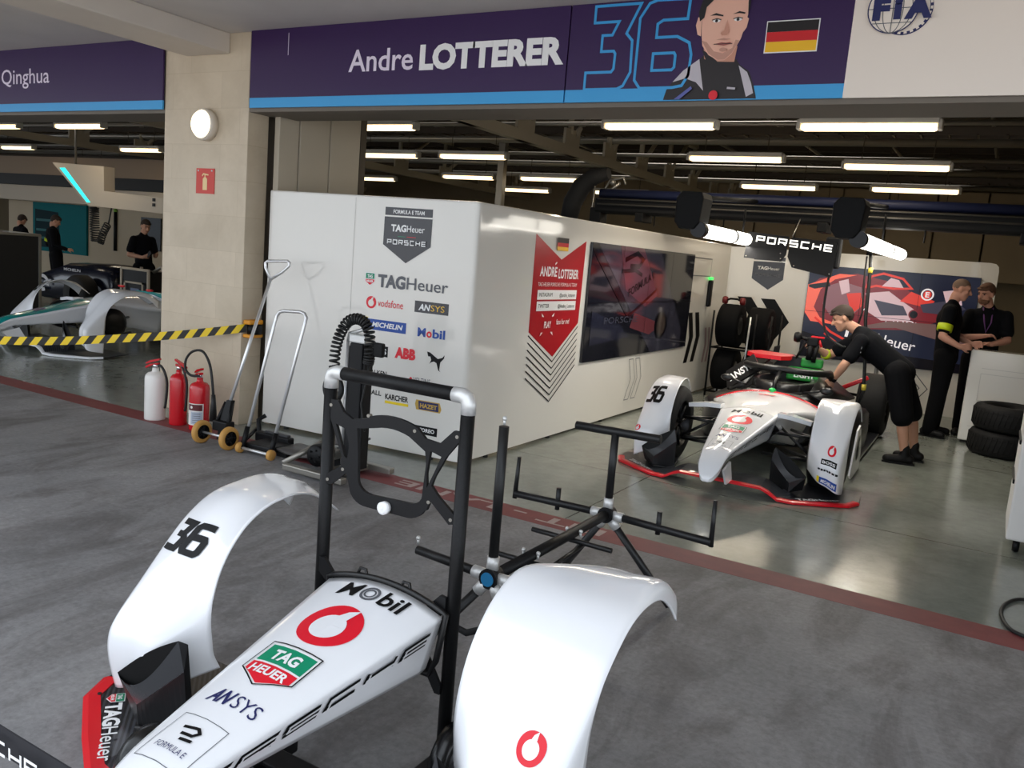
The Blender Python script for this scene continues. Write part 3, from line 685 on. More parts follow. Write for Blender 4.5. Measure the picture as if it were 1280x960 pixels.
g.poly([(1.11, .605), (1.11, .95), (1.6, .85), (2.0, .78), (3.22, .72), (3.22, .605)], E5)
g.build('displayed_picture', fn, t, world=True)
g = Gfx(); g.text('PORSCHE', 0, .06, .62, .075, E6, .01, .15); g.text('ABB', -.22, .08, .18, .07, E6, .02, .1); g.text('Formula E Team', .1, 0, .4, .035, E6, .0, .15)
g.build('displayed_lettering', plane_fn(P0+nb*.033+db*2.05+Vector((0, 0, 1.19)), (db*.97+Vector((0, 0, -.22))).normalized(), (db*.22+Vector((0, 0, .97))).normalized(), nb), t, world=True)
g = Gfx(); two_face(g, 'TAG', 'Heuer', 0, 0, .95, .14, E6)
g.build('displayed_title', plane_fn(P0+nb*.033+db*1.62+Vector((0, 0, .95)), (db*.985+Vector((0, 0, -.13))).normalized(), (db*.13+Vector((0, 0, .985))).normalized(), nb), t, world=True)
g = Gfx()
for u in (1.81, 2.52): g.line([(u, .605), (u, 1.87)], .005, E5)
g.line([(1.11, 1.24), (3.22, 1.24)], .005, E5)
g.build('panel_joints', plane_fn(P0+nb*.037, db, (0, 0, 1), nb), t, world=True)
# ------------------------------------------------------------------ racing car pieces. local axes: x = to the car's left, y = -forward
CARW = mat('white_car_paint', (240, 241, 244), .16, spec=.5, coat=.6)
CARB = mat('black_car_paint', (18, 18, 20), .34, coat=.15)
CARR = mat('red_car_paint', (220, 20, 36), .28, coat=.3)
CARG = mat('grey_gloss_carbon', (52, 53, 56), .22, coat=.4)
TEAL = mat('teal_car_paint', (20, 140, 138), .25, coat=.3)
RUB = mat('tyre_rubber', (22, 22, 23), .7, spec=.3, var=.2, vscale=30)
RIMM = mat('dark_rim', (30, 30, 32), .35, metal=.5)
SUSP = mat('black_suspension_carbon', (18, 18, 19), .35)
CARBON = mat('carbon_weave', (24, 24, 26), .28, coat=.5)
nt, b = nodes_of(CARBON)
wv = nt.nodes.new('ShaderNodeTexWave'); wv.inputs['Scale'].default_value = 26; wv.bands_direction = 'DIAGONAL'; wv.inputs['Distortion'].default_value = 0
tcw = nt.nodes.new('ShaderNodeTexCoord'); nt.links.new(tcw.outputs['Object'], wv.inputs['Vector'])
rw = nt.nodes.new('ShaderNodeValToRGB'); rw.color_ramp.elements[0].position = .35; rw.color_ramp.elements[1].position = .75
rw.color_ramp.elements[0].color = lin((17, 17, 19)); rw.color_ramp.elements[1].color = lin((58, 60, 66))
nt.links.new(wv.outputs['Fac'], rw.inputs['Fac']); nt.links.new(rw.outputs['Color'], b.inputs['Base Color'])

def cr(p, t):
    n = len(p)-1; i = max(0, min(n-1, int(math.floor(t)))); u = t-i
    a, b_, c, d = p[max(0, i-1)], p[i], p[i+1], p[min(n, i+2)]
    return tuple(.5*(2*b_[k]+(c[k]-a[k])*u+(2*a[k]-5*b_[k]+4*c[k]-d[k])*u*u+(3*b_[k]-a[k]-3*c[k]+d[k])*u**3) for k in range(len(b_)))
F_RIDGE = [(.43, .12), (.455, .235), (.458, .315), (.432, .375), (.335, .48), (.24, .575), (.137, .672), (.035, .728), (-.083, .748), (-.20, .752), (-.305, .722), (-.404, .655)]
F_LIP = [(.28, .09), (.27, .25), (.265, .33), (.26, .40), (.25, .50), (.208, .585), (.128, .655), (.03, .708), (-.085, .725), (-.20, .708), (-.30, .65), (-.378, .580)]
F_INR = [(.43, .19), (.448, .27), (.448, .34), (.422, .395), (.345, .495), (.272, .59), (.178, .692), (.075, .75), (-.04, .768), (-.16, .765), (-.285, .728), (-.425, .632)]
F_INE = [(.285, .245), (.312, .30), (.32, .35), (.328, .42), (.322, .50), (.295, .588), (.246, .665), (.172, .731), (.06, .774), (-.075, .768), (-.225, .716), (-.405, .606)]
def fender_pt(t, u, nar=0.0):
    """t 0..11 along the arch, u 0..4 across from the outer lip to the inner edge -> (l, f, z)"""
    A = cr(F_LIP, t); B = cr(F_RIDGE, t); Cc = cr(F_INR, t); D = cr(F_INE, t)
    mid = ((B[0]+Cc[0])/2+.012, (B[1]+Cc[1])/2+.006)
    k = max(0, (t-8.2)/2.8)**1.3; li = .485+nar*1.15+(.60-.485-nar*.6)*k; lr = .60+nar+(.715-.60-nar*.6)*k
    sec = [(.848,)+A, (.826,)+B, ((lr+.826)/2,)+mid, (lr,)+Cc, (li,)+D]
    return cr(sec, u)
def fender_fn(sgn, uv, dz=0.0, nar=0.0):
    def fn(a, b_, lift):
        t, u = uv(a, b_); p = Vector(fender_pt(t, u, nar)); e = .01
        du = Vector(fender_pt(t, u+e, nar))-Vector(fender_pt(t, u-e, nar)); dt = Vector(fender_pt(t+e, u, nar))-Vector(fender_pt(t-e, u, nar))
        n = du.cross(dt).normalized(); lift = lift+.0036; q = p+n*(lift if n.y+n.z > 0 else -lift)
        return (sgn*q.x, -q.y, q.z+dz)
    return fn
def make_fender(parent, sgn, m, dz=0.0, name='wheel_fender', nar=0.0):
    rows = []
    for i in range(56):
        t = 11*i/55; r = []
        for j in range(25):
            l, f, z = fender_pt(t, 4*j/24, nar); r.append((sgn*l, -f, z+dz))
        rows.append(r)
    mb = MB().grid(rows); o = mb.build(name, m, parent)
    # outward faces, then a thin shell
    q = o.modifiers.new('Solidify', 'SOLIDIFY'); q.thickness = .007; q.offset = 0
    return o
def nose_w(f): return max(.02, .243-.150*f) if f < 1.0 else .093*math.sqrt(max(.0, 1-((f-1.0)/.135)**2))
def droop(f): return 1.7*max(0, f-.86)**2
def nose_e(f): return .567-.190*f-droop(f)
def nose_c(f): return max(nose_e(f)+.02, .612-.216*f-droop(f))
def nose_b(f): return .352-.032*f-1.5*max(0, f-.80)**2
def nose_top(l, f): w = nose_w(f); s = min(1, abs(l)/max(w, .01)); return nose_e(f)+(nose_c(f)-nose_e(f))*(1-s*s)
def nose_fn(ax):
    """top print: a = to the car's right->left reading, b = backwards"""
    return None
def make_nose(parent, m, dz=0.0, f0=.05, f1=1.13, name='nose_cone'):
    rows = []
    N = 40
    for i in range(N+1):
        f = f0+(f1-f0)*(1-(1-i/N)**1.15); w = nose_w(f); e, c, b_ = nose_e(f), nose_c(f), nose_b(f)
        if f > 1.0:
            k = math.sqrt(max(.0, 1-((f-1.0)/.135)**2)); m0 = (c+b_)/2; c = m0+(c-m0)*k; e = m0+(e-m0)*k; b_ = m0+(b_-m0)*k
        r = []; wb = w*.80
        for j in range(-10, 11): s = j/10; r.append((s*w*.985, -f, e+(c-e)*(1-s*s)))
        r.append((w*1.0, -f, e-.008*(1 if f < 1 else k))); r.append((w*.99, -f, e-.02*(1 if f < 1 else k)))
        for j in range(1, 7): q = j/6; r.append((w*.99+(wb-w*.99)*q, -f-.0, e-.02+(b_+.02-e+.02)*q if f < 1 else e+(b_-e)*q))
        for j in range(0, 7): s = 1-2*j/6; r.append((s*wb*.93, -f, b_))
        for j in range(6, 0, -1): q = j/6; r.append((-(w*.99+(wb-w*.99)*q), -f, e-.02+(b_+.02-e+.02)*q if f < 1 else e+(b_-e)*q))
        r.append((-w*.99, -f, e-.02*(1 if f < 1 else k))); r.append((-w*1.0, -f, e-.008*(1 if f < 1 else k)))
        rows.append([(x, y, z+dz) for x, y, z in r])
    mb = MB().grid(rows, closed_u=True); mb.add(rows[0], [tuple(range(len(rows[0])))], False); mb.add(rows[-1], [tuple(range(len(rows[-1])))], True)
    return mb.build(name, m, parent)
def topfn(dz=0.0): return lambda a, b_, lift: (a, b_, nose_top(a, -b_)+lift+dz)
def sidefn(sgn, dz=0.0):
    """a = forward distance along the side, b = height below the edge (0..1)"""
    def fn(a, b_, lift):
        w = nose_w(a); e = nose_e(a)-.02; bb = nose_b(a)+.02; q = 1-b_
        return (sgn*(w*.99+(w*.80-w*.99)*q+lift), -a, e+(bb-e)*q+dz)
    return fn
# front wing: foot plates, raised middle, red edge
W_EDGE = [(.99, .36, .06), (.935, .475, .055), (.72, .62, .055), (.56, .715, .055), (.45, .735, .06), (.38, .735, .10), (.32, .74, .125), (.18, .76, .13), (.0, .77, .132)]
def make_wing(parent, dz=0.0, edge_m=None, plate_m=None):
    edge_m = edge_m or CARR; plate_m = plate_m or CARBON
    E_ = [p for p in W_EDGE]; full = [(-l, f, z) for l, f, z in E_]+[(l, f, z) for l, f, z in reversed(E_[:-1])]
    rows_t = []
    def back(l): return .05 if abs(l) > .5 else .42
    def chord(l, f, z, k):
        fb = back(l) if abs(l) > .46 else .52
        return (l*(1-.02*k), f-(f-fb)*k, z+(.02*k if abs(l) > .46 else .03*math.sin(k*1.4)))
    up = [[(p[0], -p[1], p[2]+.006+dz) for p in [chord(*q, k) for q in full]] for k in (0.0, .25, .5, .75, 1)]
    lo = [[(x, y, z-.012) for x, y, z in r] for r in up]
    mb = MB(); mb.grid(up+lo[::-1]+[up[0]], smooth=False)
    mb.add([r[0] for r in up]+[r[0] for r in lo[::-1]], [tuple(range(10))], False); mb.add([r[-1] for r in up]+[r[-1] for r in lo[::-1]], [tuple(range(10))], False)
    mb.build('wing_plate', plate_m, parent)
    mb = MB(); rows = []
    for i, (l, f, z) in enumerate(full):
        a = full[max(0, i-1)]; b_ = full[min(len(full)-1, i+1)]
        d = Vector((b_[0]-a[0], b_[1]-a[1])).normalized(); n = Vector((d.y, -d.x))
        if n.y < 0 and abs(l) < .93: n = -n
        if n.x*l < 0: n = -n
        s = .05
        rows.append([(l+n.x*.004, -(f+n.y*.004), z+dz-.010), (l+n.x*.006, -(f+n.y*.006), z+dz+.006), (l-n.x*.012, -(f-n.y*.012), z+dz+.0135), (l-n.x*s, -(f-n.y*s), z+dz+.012), (l-n.x*s, -(f-n.y*s), z+dz-.009)])
    mb.grid(rows, closed_u=True, smooth=False); mb.add(rows[0], [(0, 1, 2, 3, 4)], False); mb.add(rows[-1], [(4, 3, 2, 1, 0)], False)
    mb.build('wing_edge', edge_m, parent)
    return full
def make_duct(parent, sgn, m, dz=0.0, off=0.0):
    """wedge shaped scoop on the front of the fender"""
    P = lambda l, f, z: (sgn*(l-off), -f, z+dz)
    bl, br = (-.0, 0), (0, 0)
    A1 = P(.745, .485, .220); A2 = P(.485, .455, .402); A3 = P(.470, .43, .385)      # rim against the fender
    B1 = P(.625, .500, .155); B2 = P(.46, .452, .305)                               # front face lower line
    C1 = P(.625, .492, .075); C2 = P(.46, .43, .075); D1 = P(.745, .46, .20)
    n = 10; rim = []; mid = []; top = []; bot = []; low = []
    for i in range(n+1):
        k = i/n; q = math.sin(PI*k); base = Vector(A1).lerp(Vector(A2), k)
        rim.append(tuple(base+Vector((0, .004*q, .016*q)))); mid.append(tuple(base+Vector((0, -.010*q, -.13*q))))
        top.append(tuple(base+Vector((0, -.026*q**.8, -.080*q**.9)))); bot.append(tuple(Vector(B1).lerp(Vector(B2), k)+Vector((0, -.010*q, -.004*q)))); low.append(tuple(Vector(C1).lerp(Vector(C2), k)))
    mb = MB(); mb.grid([top, bot]); mb.build('scoop_face', CARG, parent)
    mb = MB(); mb.grid([rim, mid, top], smooth=False); mb.build('scoop_opening', mat('scoop_black', (8, 8, 9), .5, spec=.2), parent); mb = MB(); mb.grid([[tuple(Vector(p)+Vector((0, .001, -.001))) for p in bot], low], smooth=False)
    mb.add([A1, B1, C1, P(.72, .44, .10)], [(0, 1, 2, 3)], False); mb.add([A2, B2, C2, P(.47, .40, .10), A3], [(0, 1, 2, 3, 4)], False)
    mb.build('scoop_body', CARB, parent)
    mb = MB()
    mb.tube([tuple(Vector(C2)+Vector((0, -.01, .0))), tuple(Vector(C1)+Vector((0, -.01, .0)))], .008, 8); mb.build('scoop_bracket', SUSP, parent)
def num36(g, x, y, w, h, m):
    t = .18*h
    def sl(pts): return [(x+(p[0]*w)+.16*h*(p[1]-.5), y+p[1]*h) for p in pts]
    g.line(sl([(.02, .88), (.36, .88), (.29, .55), (.38, .44), (.34, .12), (-.02, .12)]), t, m); g.line(sl([(.12, .53), (.3, .53)]), t*.9, m)
    g.line(sl([(.98, .88), (.62, .88), (.56, .8), (.55, .2), (.60, .12), (.90, .12), (.95, .2), (.95, .48), (.90, .55), (.6, .55)]), t, m)
def nose_prints(parent, dz=0.0, porsche=True):
    g = Gfx()   # letters read from the front: a runs right->left of the car
    g.text('M', -.118, -.148, .078, .07, INK, .012, .1); 
    g.line(circ(0.0, -.117, .030, .030, 24), .009, PGREY, True); g.line(circ(0.0, -.117, .018, .018, 20), .006, PGREY, True)
    g.text('bil', .045, -.148, .095, .07, INK, .02, .1)
    g.build('lettering', lambda a, b_, c: topfn(dz)(a, b_, c), parent, res=.05)
    g = Gfx(); ring_mark(g, 0, -.298, .100, PRED, CARW); g.build('ring_logo', topfn(dz), parent, 'red ring logo', res=.05)
    g = Gfx(); shield(g, 0, -.517, .168, .155); g.line([(-.0945, -.430), (.0945, -.430), (.0945, -.551), (0, -.604), (-.0945, -.551)], .004, INK, True); g.build('shield_logo', topfn(dz), parent, 'green and red shield logo', res=.05)
    g = Gfx(); g.text('AN', -.080, -.692, .080, .048, PNAVY, .035, .25); g.text('SYS', .008, -.692, .088, .048, PNAVY, -.004); g.build('lettering', topfn(dz), parent, res=.05)
    g = Gfx(); g.line([(-.080, -.752), (.080, -.752), (.080, -.905), (-.080, -.905)], .002, PGREY, True)
    g.line([(-.035, -.795), (.012, -.787), (.026, -.797), (.015, -.812), (-.022, -.815)], .009, INK); g.line([(-.008, -.832), (.030, -.826)], .009, INK)
    g.text('FORMULA E', -.052, -.872, .104, .018, PNAVY, .0); g.build('frame_logo', topfn(dz), parent, res=.05)
    if porsche:
        for sg in (1, -1):
            g = Gfx(); L0, L1 = 1.03, .10; n = 7; cw = (L0-L1)/(n+.20*(n-1))
            for m_, wd in ((INK, .0112), (CARW, .0064)):
                for i, ch in enumerate('PORSCHE'):
                    xs = i*cw*1.20
                    for st in GLY[ch]: g.line([(xs+(p[0]+.10*p[1])*cw*.92, -.050+.030*p[1]) for p in st], wd, m_)
            g.build('side_lettering', side_m(sg, L0, L1, dz), parent, res=.06)
def side_m(sgn, L0, L1, dz=0.0):
    def fn(a, b_, lift):
        fw = L0-a if sgn > 0 else L1+a; w = nose_w(fw); e = nose_e(fw)-.012; bb = nose_b(fw)+.02; q = -b_/(e-bb)
        return (sgn*(w*.995-w*.20*q+lift), -fw, e+b_+dz)
    return fn
def fender_logo_fn(sgn, t0, t1, u0, u1, dz=0.0, nar=0.0, st=0.0, su=0.0):
    """a 0..1 across (reading direction), b 0..1 up the fender"""
    return fender_fn(sgn, lambda a, b_: (t0+(t1-t0)*b_+st*(a-.5), u0+(u1-u0)*a+su*(b_-.5)), dz, nar)
def make_wheel(parent, x, y, z, r=.335, w=.26, name='wheel'):
    t = MB(); p = [(r*.62, -w/2+.01), (r*.80, -w/2), (r*.95, -w/2+.02), (r, -w/2+.05), (r, w/2-.05), (r*.95, w/2-.02), (r*.80, w/2), (r*.62, w/2-.01)]
    t.lathe(p, c=(x, y, z), axis='X', n=40); o = t.build('tyre', RUB, parent)
    m = MB(); m.lathe([(r*.63, -w/2+.012), (r*.60, -w/2+.03), (r*.58, -.02), (r*.1, .01), (0, .01)], c=(x, y, z), axis='X', n=32); m.lathe([(r*.63, w/2-.012), (r*.60, w/2-.03), (r*.58, .02), (r*.1, -.01), (0, -.01)], c=(x, y, z), axis='X', n=32)
    for k in range(8):
        a = 2*PI*k/8
        for s in (-1, 1): m.tube([(x+s*(w/2-.05), y+math.cos(a)*.04, z+math.sin(a)*.04), (x+s*(w/2-.04), y+math.cos(a+.15)*r*.6, z+math.sin(a+.15)*r*.6)], .014, 6)
    m.build('rim', RIMM, parent)
# ------------------------------------------------------------------ spare nose assembly standing on its trolley in the pit lane
FGX, FGY = -1.615, 2.15
T = thing('nose_assembly', 'white spare car nose with two wheel fenders and red edged wing in the foreground', 'car nose', (FGX, FGY, 0), 0.0)
make_nose(T, CARW); nose_prints(T)
make_wing(T)
fl = make_fender(T, -1, CARW); fr_ = make_fender(T, 1, CARW)
make_duct(T, -1, CARB); make_duct(T, 1, CARB, 0, -.03)
g = Gfx(); num36(g, .06, .08, .88, .84, INK)
g.build('number_print', fender_logo_fn(-1, 4.80, 5.95, 1.02, 2.95), T, 'black racing number 36', res=.1)
g = Gfx(); num36(g, .06, .08, .88, .84, INK)
g = Gfx(); ring_mark(g, .5, .5, .42, PRED, CARW)
g.build('ring_logo', fender_logo_fn(1, 3.45, 4.15, 2.10, 1.38, 0, 0, .22, .18), T, 'small red ring logo', res=.1)
# wing lettering, read along the foot plate
g = Gfx(); shield(g, .035, .5*.055, .05, .06)
def wl(a, b_, c):  # a along the edge inwards, b towards the car
    p0 = Vector((-.872, -.435)); d = Vector((.30, -.245)).normalized(); n = Vector((d.y, -d.x))*-1
    n = Vector((-d.y, d.x)); q = p0+d*a+n*b_
    return (q.x, q.y, .070+c)
g2 = Gfx(); shield(g2, .025, .030, .05, .055); two_face(g2, 'TAG', 'Heuer', .065, .005, .34, .05, PWHITE, .42)
g2.build('wing_lettering', wl, T)
MB().tube([(-.905, -.44, .066), (-.905, -.44, .071)], .007, 10).build('wing_bolt', SUSP, T)
# rear bulkhead rim of the nose
mb = MB(); pts = []
for j in range(-10, 11): s = j/10; pts.append((s*.243, -.04, nose_e(.05)+.006+(nose_c(.05)-nose_e(.05))*(1-s*s)))
pts += [(.215, -.035, .40), (.19, -.035, .345), (-.19, -.035, .345), (-.215, -.035, .40)]
mb.tube(pts, .011, 8, closed=True)
for s in (-.10, .08): mb.tube([(s-.02, -.04, nose_c(.05)-.002), (s-.012, -.035, nose_c(.05)+.022), (s+.012, -.035, nose_c(.05)+.022), (s+.02, -.04, nose_c(.05)-.002)], .006, 6)
mb.build('bulkhead_rim', SUSP, T)
# ------------------------------------------------------------------ the trolley frame
TUBEC = mat('black_carbon_tube', (17, 17, 18), .45, spec=.25, coat=0, var=.3, vscale=120); ALU = mat('brushed_aluminium', (214, 214, 212), .42, metal=.55); PLB = mat('black_powder_coat', (19, 19, 21), .5, spec=.28)
T = thing('nose_stand', 'tall black carbon tube frame with cut-out steering shaped plate holding the spare nose', 'stand', (FGX, FGY, 0))
xl, xr, ztop = -.312, .243, 1.255
for s, x in ((0, xl), (1, xr)): MB().tube([(x, 0, .10), (x, 0, ztop-.045)], .0225, 20).build('post', TUBEC, T)
MB().tube([(xl+.05, 0, ztop), (xr-.05, 0, ztop)], .0225, 20).build('top_rail', TUBEC, T)
for x, s in ((xl, 1), (xr, -1)):
    mb = MB(); mb.tube([(x, 0, ztop-.055), (x, 0, ztop-.022), (x+s*.006, 0, ztop-.006), (x+s*.022, 0, ztop), (x+s*.055, 0, ztop)], .0245, 16); mb.build('corner_joint', ALU, T)
    mb = MB(); mb.tube([(x, 0, .105), (x, 0, .045)], .014, 12); mb.ball((x-.012, -.012, .09), .005, 8, 6); mb.ball((x+.012, -.012, .06), .005, 8, 6); mb.build('foot_ferrule', ALU, T)
# cut-out plate
yp = -.012
def arc(cx, cz, rx, rz, a0, a1, n): return [(cx+rx*math.cos(rad(a0+(a1-a0)*i/n)), cz+rz*math.sin(rad(a0+(a1-a0)*i/n))) for i in range(n+1)]
outl = [(xl+.018, 1.165), (xl+.05, 1.165), (xl+.075, 1.13), (xl+.115, 1.112), (xl+.19, 1.128)]+arc(-.035, 1.02, .20, .128, 120, 58, 8)+[(xr-.14, 1.10), (xr-.085, 1.095), (xr-.035, 1.145), (xr-.010, 1.145), (xr-.012, 1.115), (xr-.055, 1.06), (xr-.095, .985), (xr-.105, .955),
        (xr-.075, .925), (xr-.012, .880), (xr-.012, .850), (xr-.03, .845), (xr-.105, .905), (xr-.118, .872)]+arc(.045, .885, .075, .055, -20, -95, 6)+[(-.09, .828)]+arc(-.125, .885, .07, .057, -95, -175, 6)+[(xl+.10, .925), (xl+.035, .872), (xl+.012, .872), (xl+.010, .902), (xl+.075, .945), (xl+.078, .975), (xl+.02, 1.10)]
hole = [(-.175, 1.085), (-.12, 1.095)]+arc(-.035, 1.0, .16, .108, 112, 62, 6)+[(.105, 1.06), (.112, 1.02), (.105, .93)]+arc(.055, .915, .05, .035, 0, -90, 5)+[(-.10, .873)]+arc(-.11, .92, .05, .045, -100, -180, 5)+[(-.165, 1.0)]
h2 = [(xl+.045, 1.085), (xl+.085, 1.075), (xl+.108, 1.02), (xl+.10, .975), (xl+.088, .982)]
h3 = [(xr-.118, 1.065), (xr-.075, 1.055), (xr-.10, .995), (xr-.122, .945), (xr-.127, .99)]
mb = MB(); mb.prism(outl, (yp-.006, yp+.006), lambda u, v, w: (u, w, v), holes=[hole, h2, h3]); mb.build('mounting_plate', PLB, T)
for x, z in ((xl+.02, 1.145), (xl+.02, .887), (xr-.022, 1.128), (xr-.024, .862), (-.13, 1.135), (.06, 1.118), (xl+.085, .935), (xr-.112, .90)): MB().tube([(x, yp-.008, z), (x, yp+.008, z)], .0058, 10).build('bolt', GALV, T)
mb = MB(); mb.tube([(-.035, yp-.006, .846), (-.035, yp-.026, .846)], [.021, .0215], 20); mb.tube([(-.035, yp-.026, .846), (-.035, yp-.031, .846)], [.0215, .015], 20); mb.tube([(-.035, yp-.03, .846), (-.035, yp-.0325, .846)], .005, 10); mb.build('white_knob', PWHITE, T)
# nose brackets
for x, s in ((xl, 1), (xr, -1)):
    mb = MB(); mb.prism([(x+s*.012, .612), (x+s*.034, .615), (x+s*.072, .575), (x+s*.11, .535), (x+s*.075, .495), (x+s*.045, .535), (x+s*.012, .560)], (-.03, -.018), lambda u, v, w: (u, w, v)); mb.build('upper_bracket', PLB, T)
    mb = MB(); mb.prism([(x+s*.010, .285), (x+s*.030, .285), (x+s*.10, .39), (x+s*.085, .425), (x+s*.065, .40), (x+s*.010, .315)], (-.03, -.018), lambda u, v, w: (u, w, v)); mb.build('lower_bracket', PLB, T)
# base with wheels
mb = MB(); mb.box((-.225, -.41, .03), (.30, -.32, .095), bev=.008)
mb.box((xr-.025, -.40, .03), (xr+.022, .035, .075), bev=.006); mb.box((xl-.022, -.40, .03), (xl+.025, .035, .075), bev=.006)
mb.box((-.20, -.75, .05), (-.15, -.25, .10), bev=.006); mb.box((.13, -.75, .05), (.18, -.25, .10), bev=.006)
mb.box((-.16, -.78, .05), (.14, -.72, .11), bev=.006); mb.box((-.05, -.77, .10), (.03, -.72, .325), bev=.006)
mb.build('base_frame', PLB, T)
for x in (-.395, .318):
    for y in (-.05, -.62):
        mb = MB(); prof = [(.062, -.022), (.084, -.034), (.105, -.027), (.112, 0), (.105, .027), (.084, .034), (.062, .022)]
        mb.lathe(prof, c=(x, y, .112), axis='X', n=32); w_ = mb.build('castor_wheel', mat('glossy_black_rubber', (16, 16, 17), .25), T)
        mb = MB(); mb.lathe([(0, -.018), (.063, -.022), (.063, .022), (0, .018)], c=(x, y, .112), axis='X', n=20); mb.build('wheel_hub', mat('hub_grey', (60, 60, 62), .4), w_)
        mb = MB(); mb.tube([(x, y, .112), (x-(.06 if x > 0 else -.06), y, .075)], .012, 8); mb.build('axle', ALU, T)

# ------------------------------------------------------------------ knock-down tube rack behind it
RX = -1.57
T = thing('tube_rack', 'black tube rack with silver hubs, two crossbars and splayed legs behind the spare nose', 'rack', (RX, 3.27, 0))
zf = .45; yf, yb = -.55, .55
BT = mat('black_rack_tube', (24, 24, 25), .4, spec=.4)
MB().tube([(0, yf, zf), (0, yb, zf)], .024, 16).build('spine', TUBEC, T)
def sock(p, d):
    p, d = Vector(p), Vector(d).normalized(); MB().tube([p+d*.028, p+d*.085], .0245, 16).build('hub_socket', ALU, T)
def arm(p, q, name='arm', r=.019):
    p, q = Vector(p), Vector(q); d = (q-p).normalized(); sock(p, d); MB().tube([p+d*.075, q], r, 14).build(name, BT, T)
for y in (yf, yb):
    MB().tube([(0, y-.032, zf), (0, y+.032, zf)], .040, 18).build('hub', PLB, T)
MB().tube([(0, yf-.034, zf), (0, yf-.037, zf)], .028, 20).build('hub_badge', mat('blue_badge', (40, 120, 170), .3), T)
arm((0, yf, zf), (0, yf, 1.05), 'upright', .0195); arm((0, yf, zf), (-.36, yf, zf+.02)); arm((0, yf, zf), (.40, yf, zf+.0))
arm((0, yf, zf), (-.33, yf-.12, .02), 'leg'); arm((0, yf, zf), (.30, yf-.12, .02), 'leg')
arm((0, yb, zf), (-.30, yb+.12, .02), 'leg'); arm((0, yb, zf), (.33, yb+.12, .02), 'leg')
arm((0, yb, zf), (0, yb, .865), 'upright', .0195)
arm((0, yb, zf), (-.535, yb, zf-.01)); arm((0, yb, zf), (.535, yb, zf-.015))
MB().tube([(-.215, yb, .868), (.235, yb, .875)], .021, 14).build('tee_bar', BT, T)
for x, z in ((-.535, .19), (.535, .19)): MB().tube([(x, yb, zf-.035), (x+(.008 if x < 0 else -.004), yb, zf+z)], .013, 10, r2=.010).build('end_peg', BT, T)
for x in (-.28, .27): MB().tube([(x, yb, zf-.04), (x, yb, zf+.075)], .013, 10).build('small_peg', BT, T)
for y, x0, x1 in ((-.23, -.19, .19), (.16, -.21, .20)): MB().tube([(x0, y, zf-.032), (x1, y, zf-.036)], .012, 10).build('cross_rod', BT, T)
MB().tube([(.05, -.21, zf-.07), (.05, .17, zf-.05)], .010, 10).build('brace_rod', BT, T)
for p in ((0, yf, 1.055), (-.36, yf, zf+.045), (0.03, -.23, zf-.01), (-.04, -.23, zf-.01), (.04, .16, zf-.01), (-.03, .16, zf-.01)): MB().tube([Vector(p), Vector(p)+Vector((0, 0, .022))], .006, 8).ball(Vector(p)+Vector((0, 0, .025)), .010, 8, 6).build('thumb_screw', ALU, T)
mb = MB(); mb.tube([(-.13, yf-.05, .30), (-.10, yf-.09, .25), (-.04, yf-.09, .24), (.06, yf-.08, .29), (.15, yf-.06, .31)], .014, 8); mb.build('strap', mat('black_webbing', (20, 20, 21), .8), T)

# ------------------------------------------------------------------ belt barrier, nearest the camera
T = thing('belt_barrier', 'black barrier belt with white capital lettering crossing the lower left corner', 'barrier', (-1.6, .76, 0))
BELT = mat('black_belt_webbing', (30, 30, 36), .7)
mb = MB()
for z0, z1 in ((.767, .819),):
    mb.box((-1.2, -.0015, z0), (1.25, .0015, z1))
mb.build('belt', BELT, T)
g = Gfx()
for x0 in (-.56, .01, -1.13): 
    wide_word(g, 'PORSCHE', x0, .779, .335, .028, PWHITE, .20, .25)
g.build('belt_lettering', plane_fn((0, -.0016, 0), (1, 0, 0), (0, 0, 1), (0, -1, 0)), T)
for x in (-1.23, 1.28):
    MB().tube([(x, 0, .02), (x, 0, .92)], .035, 20).build('post', PLB, T); MB().lathe([(0, .03), (.16, .025), (.17, 0), (0, 0)], c=(x, 0, 0), n=28).build('base', PLB, T)
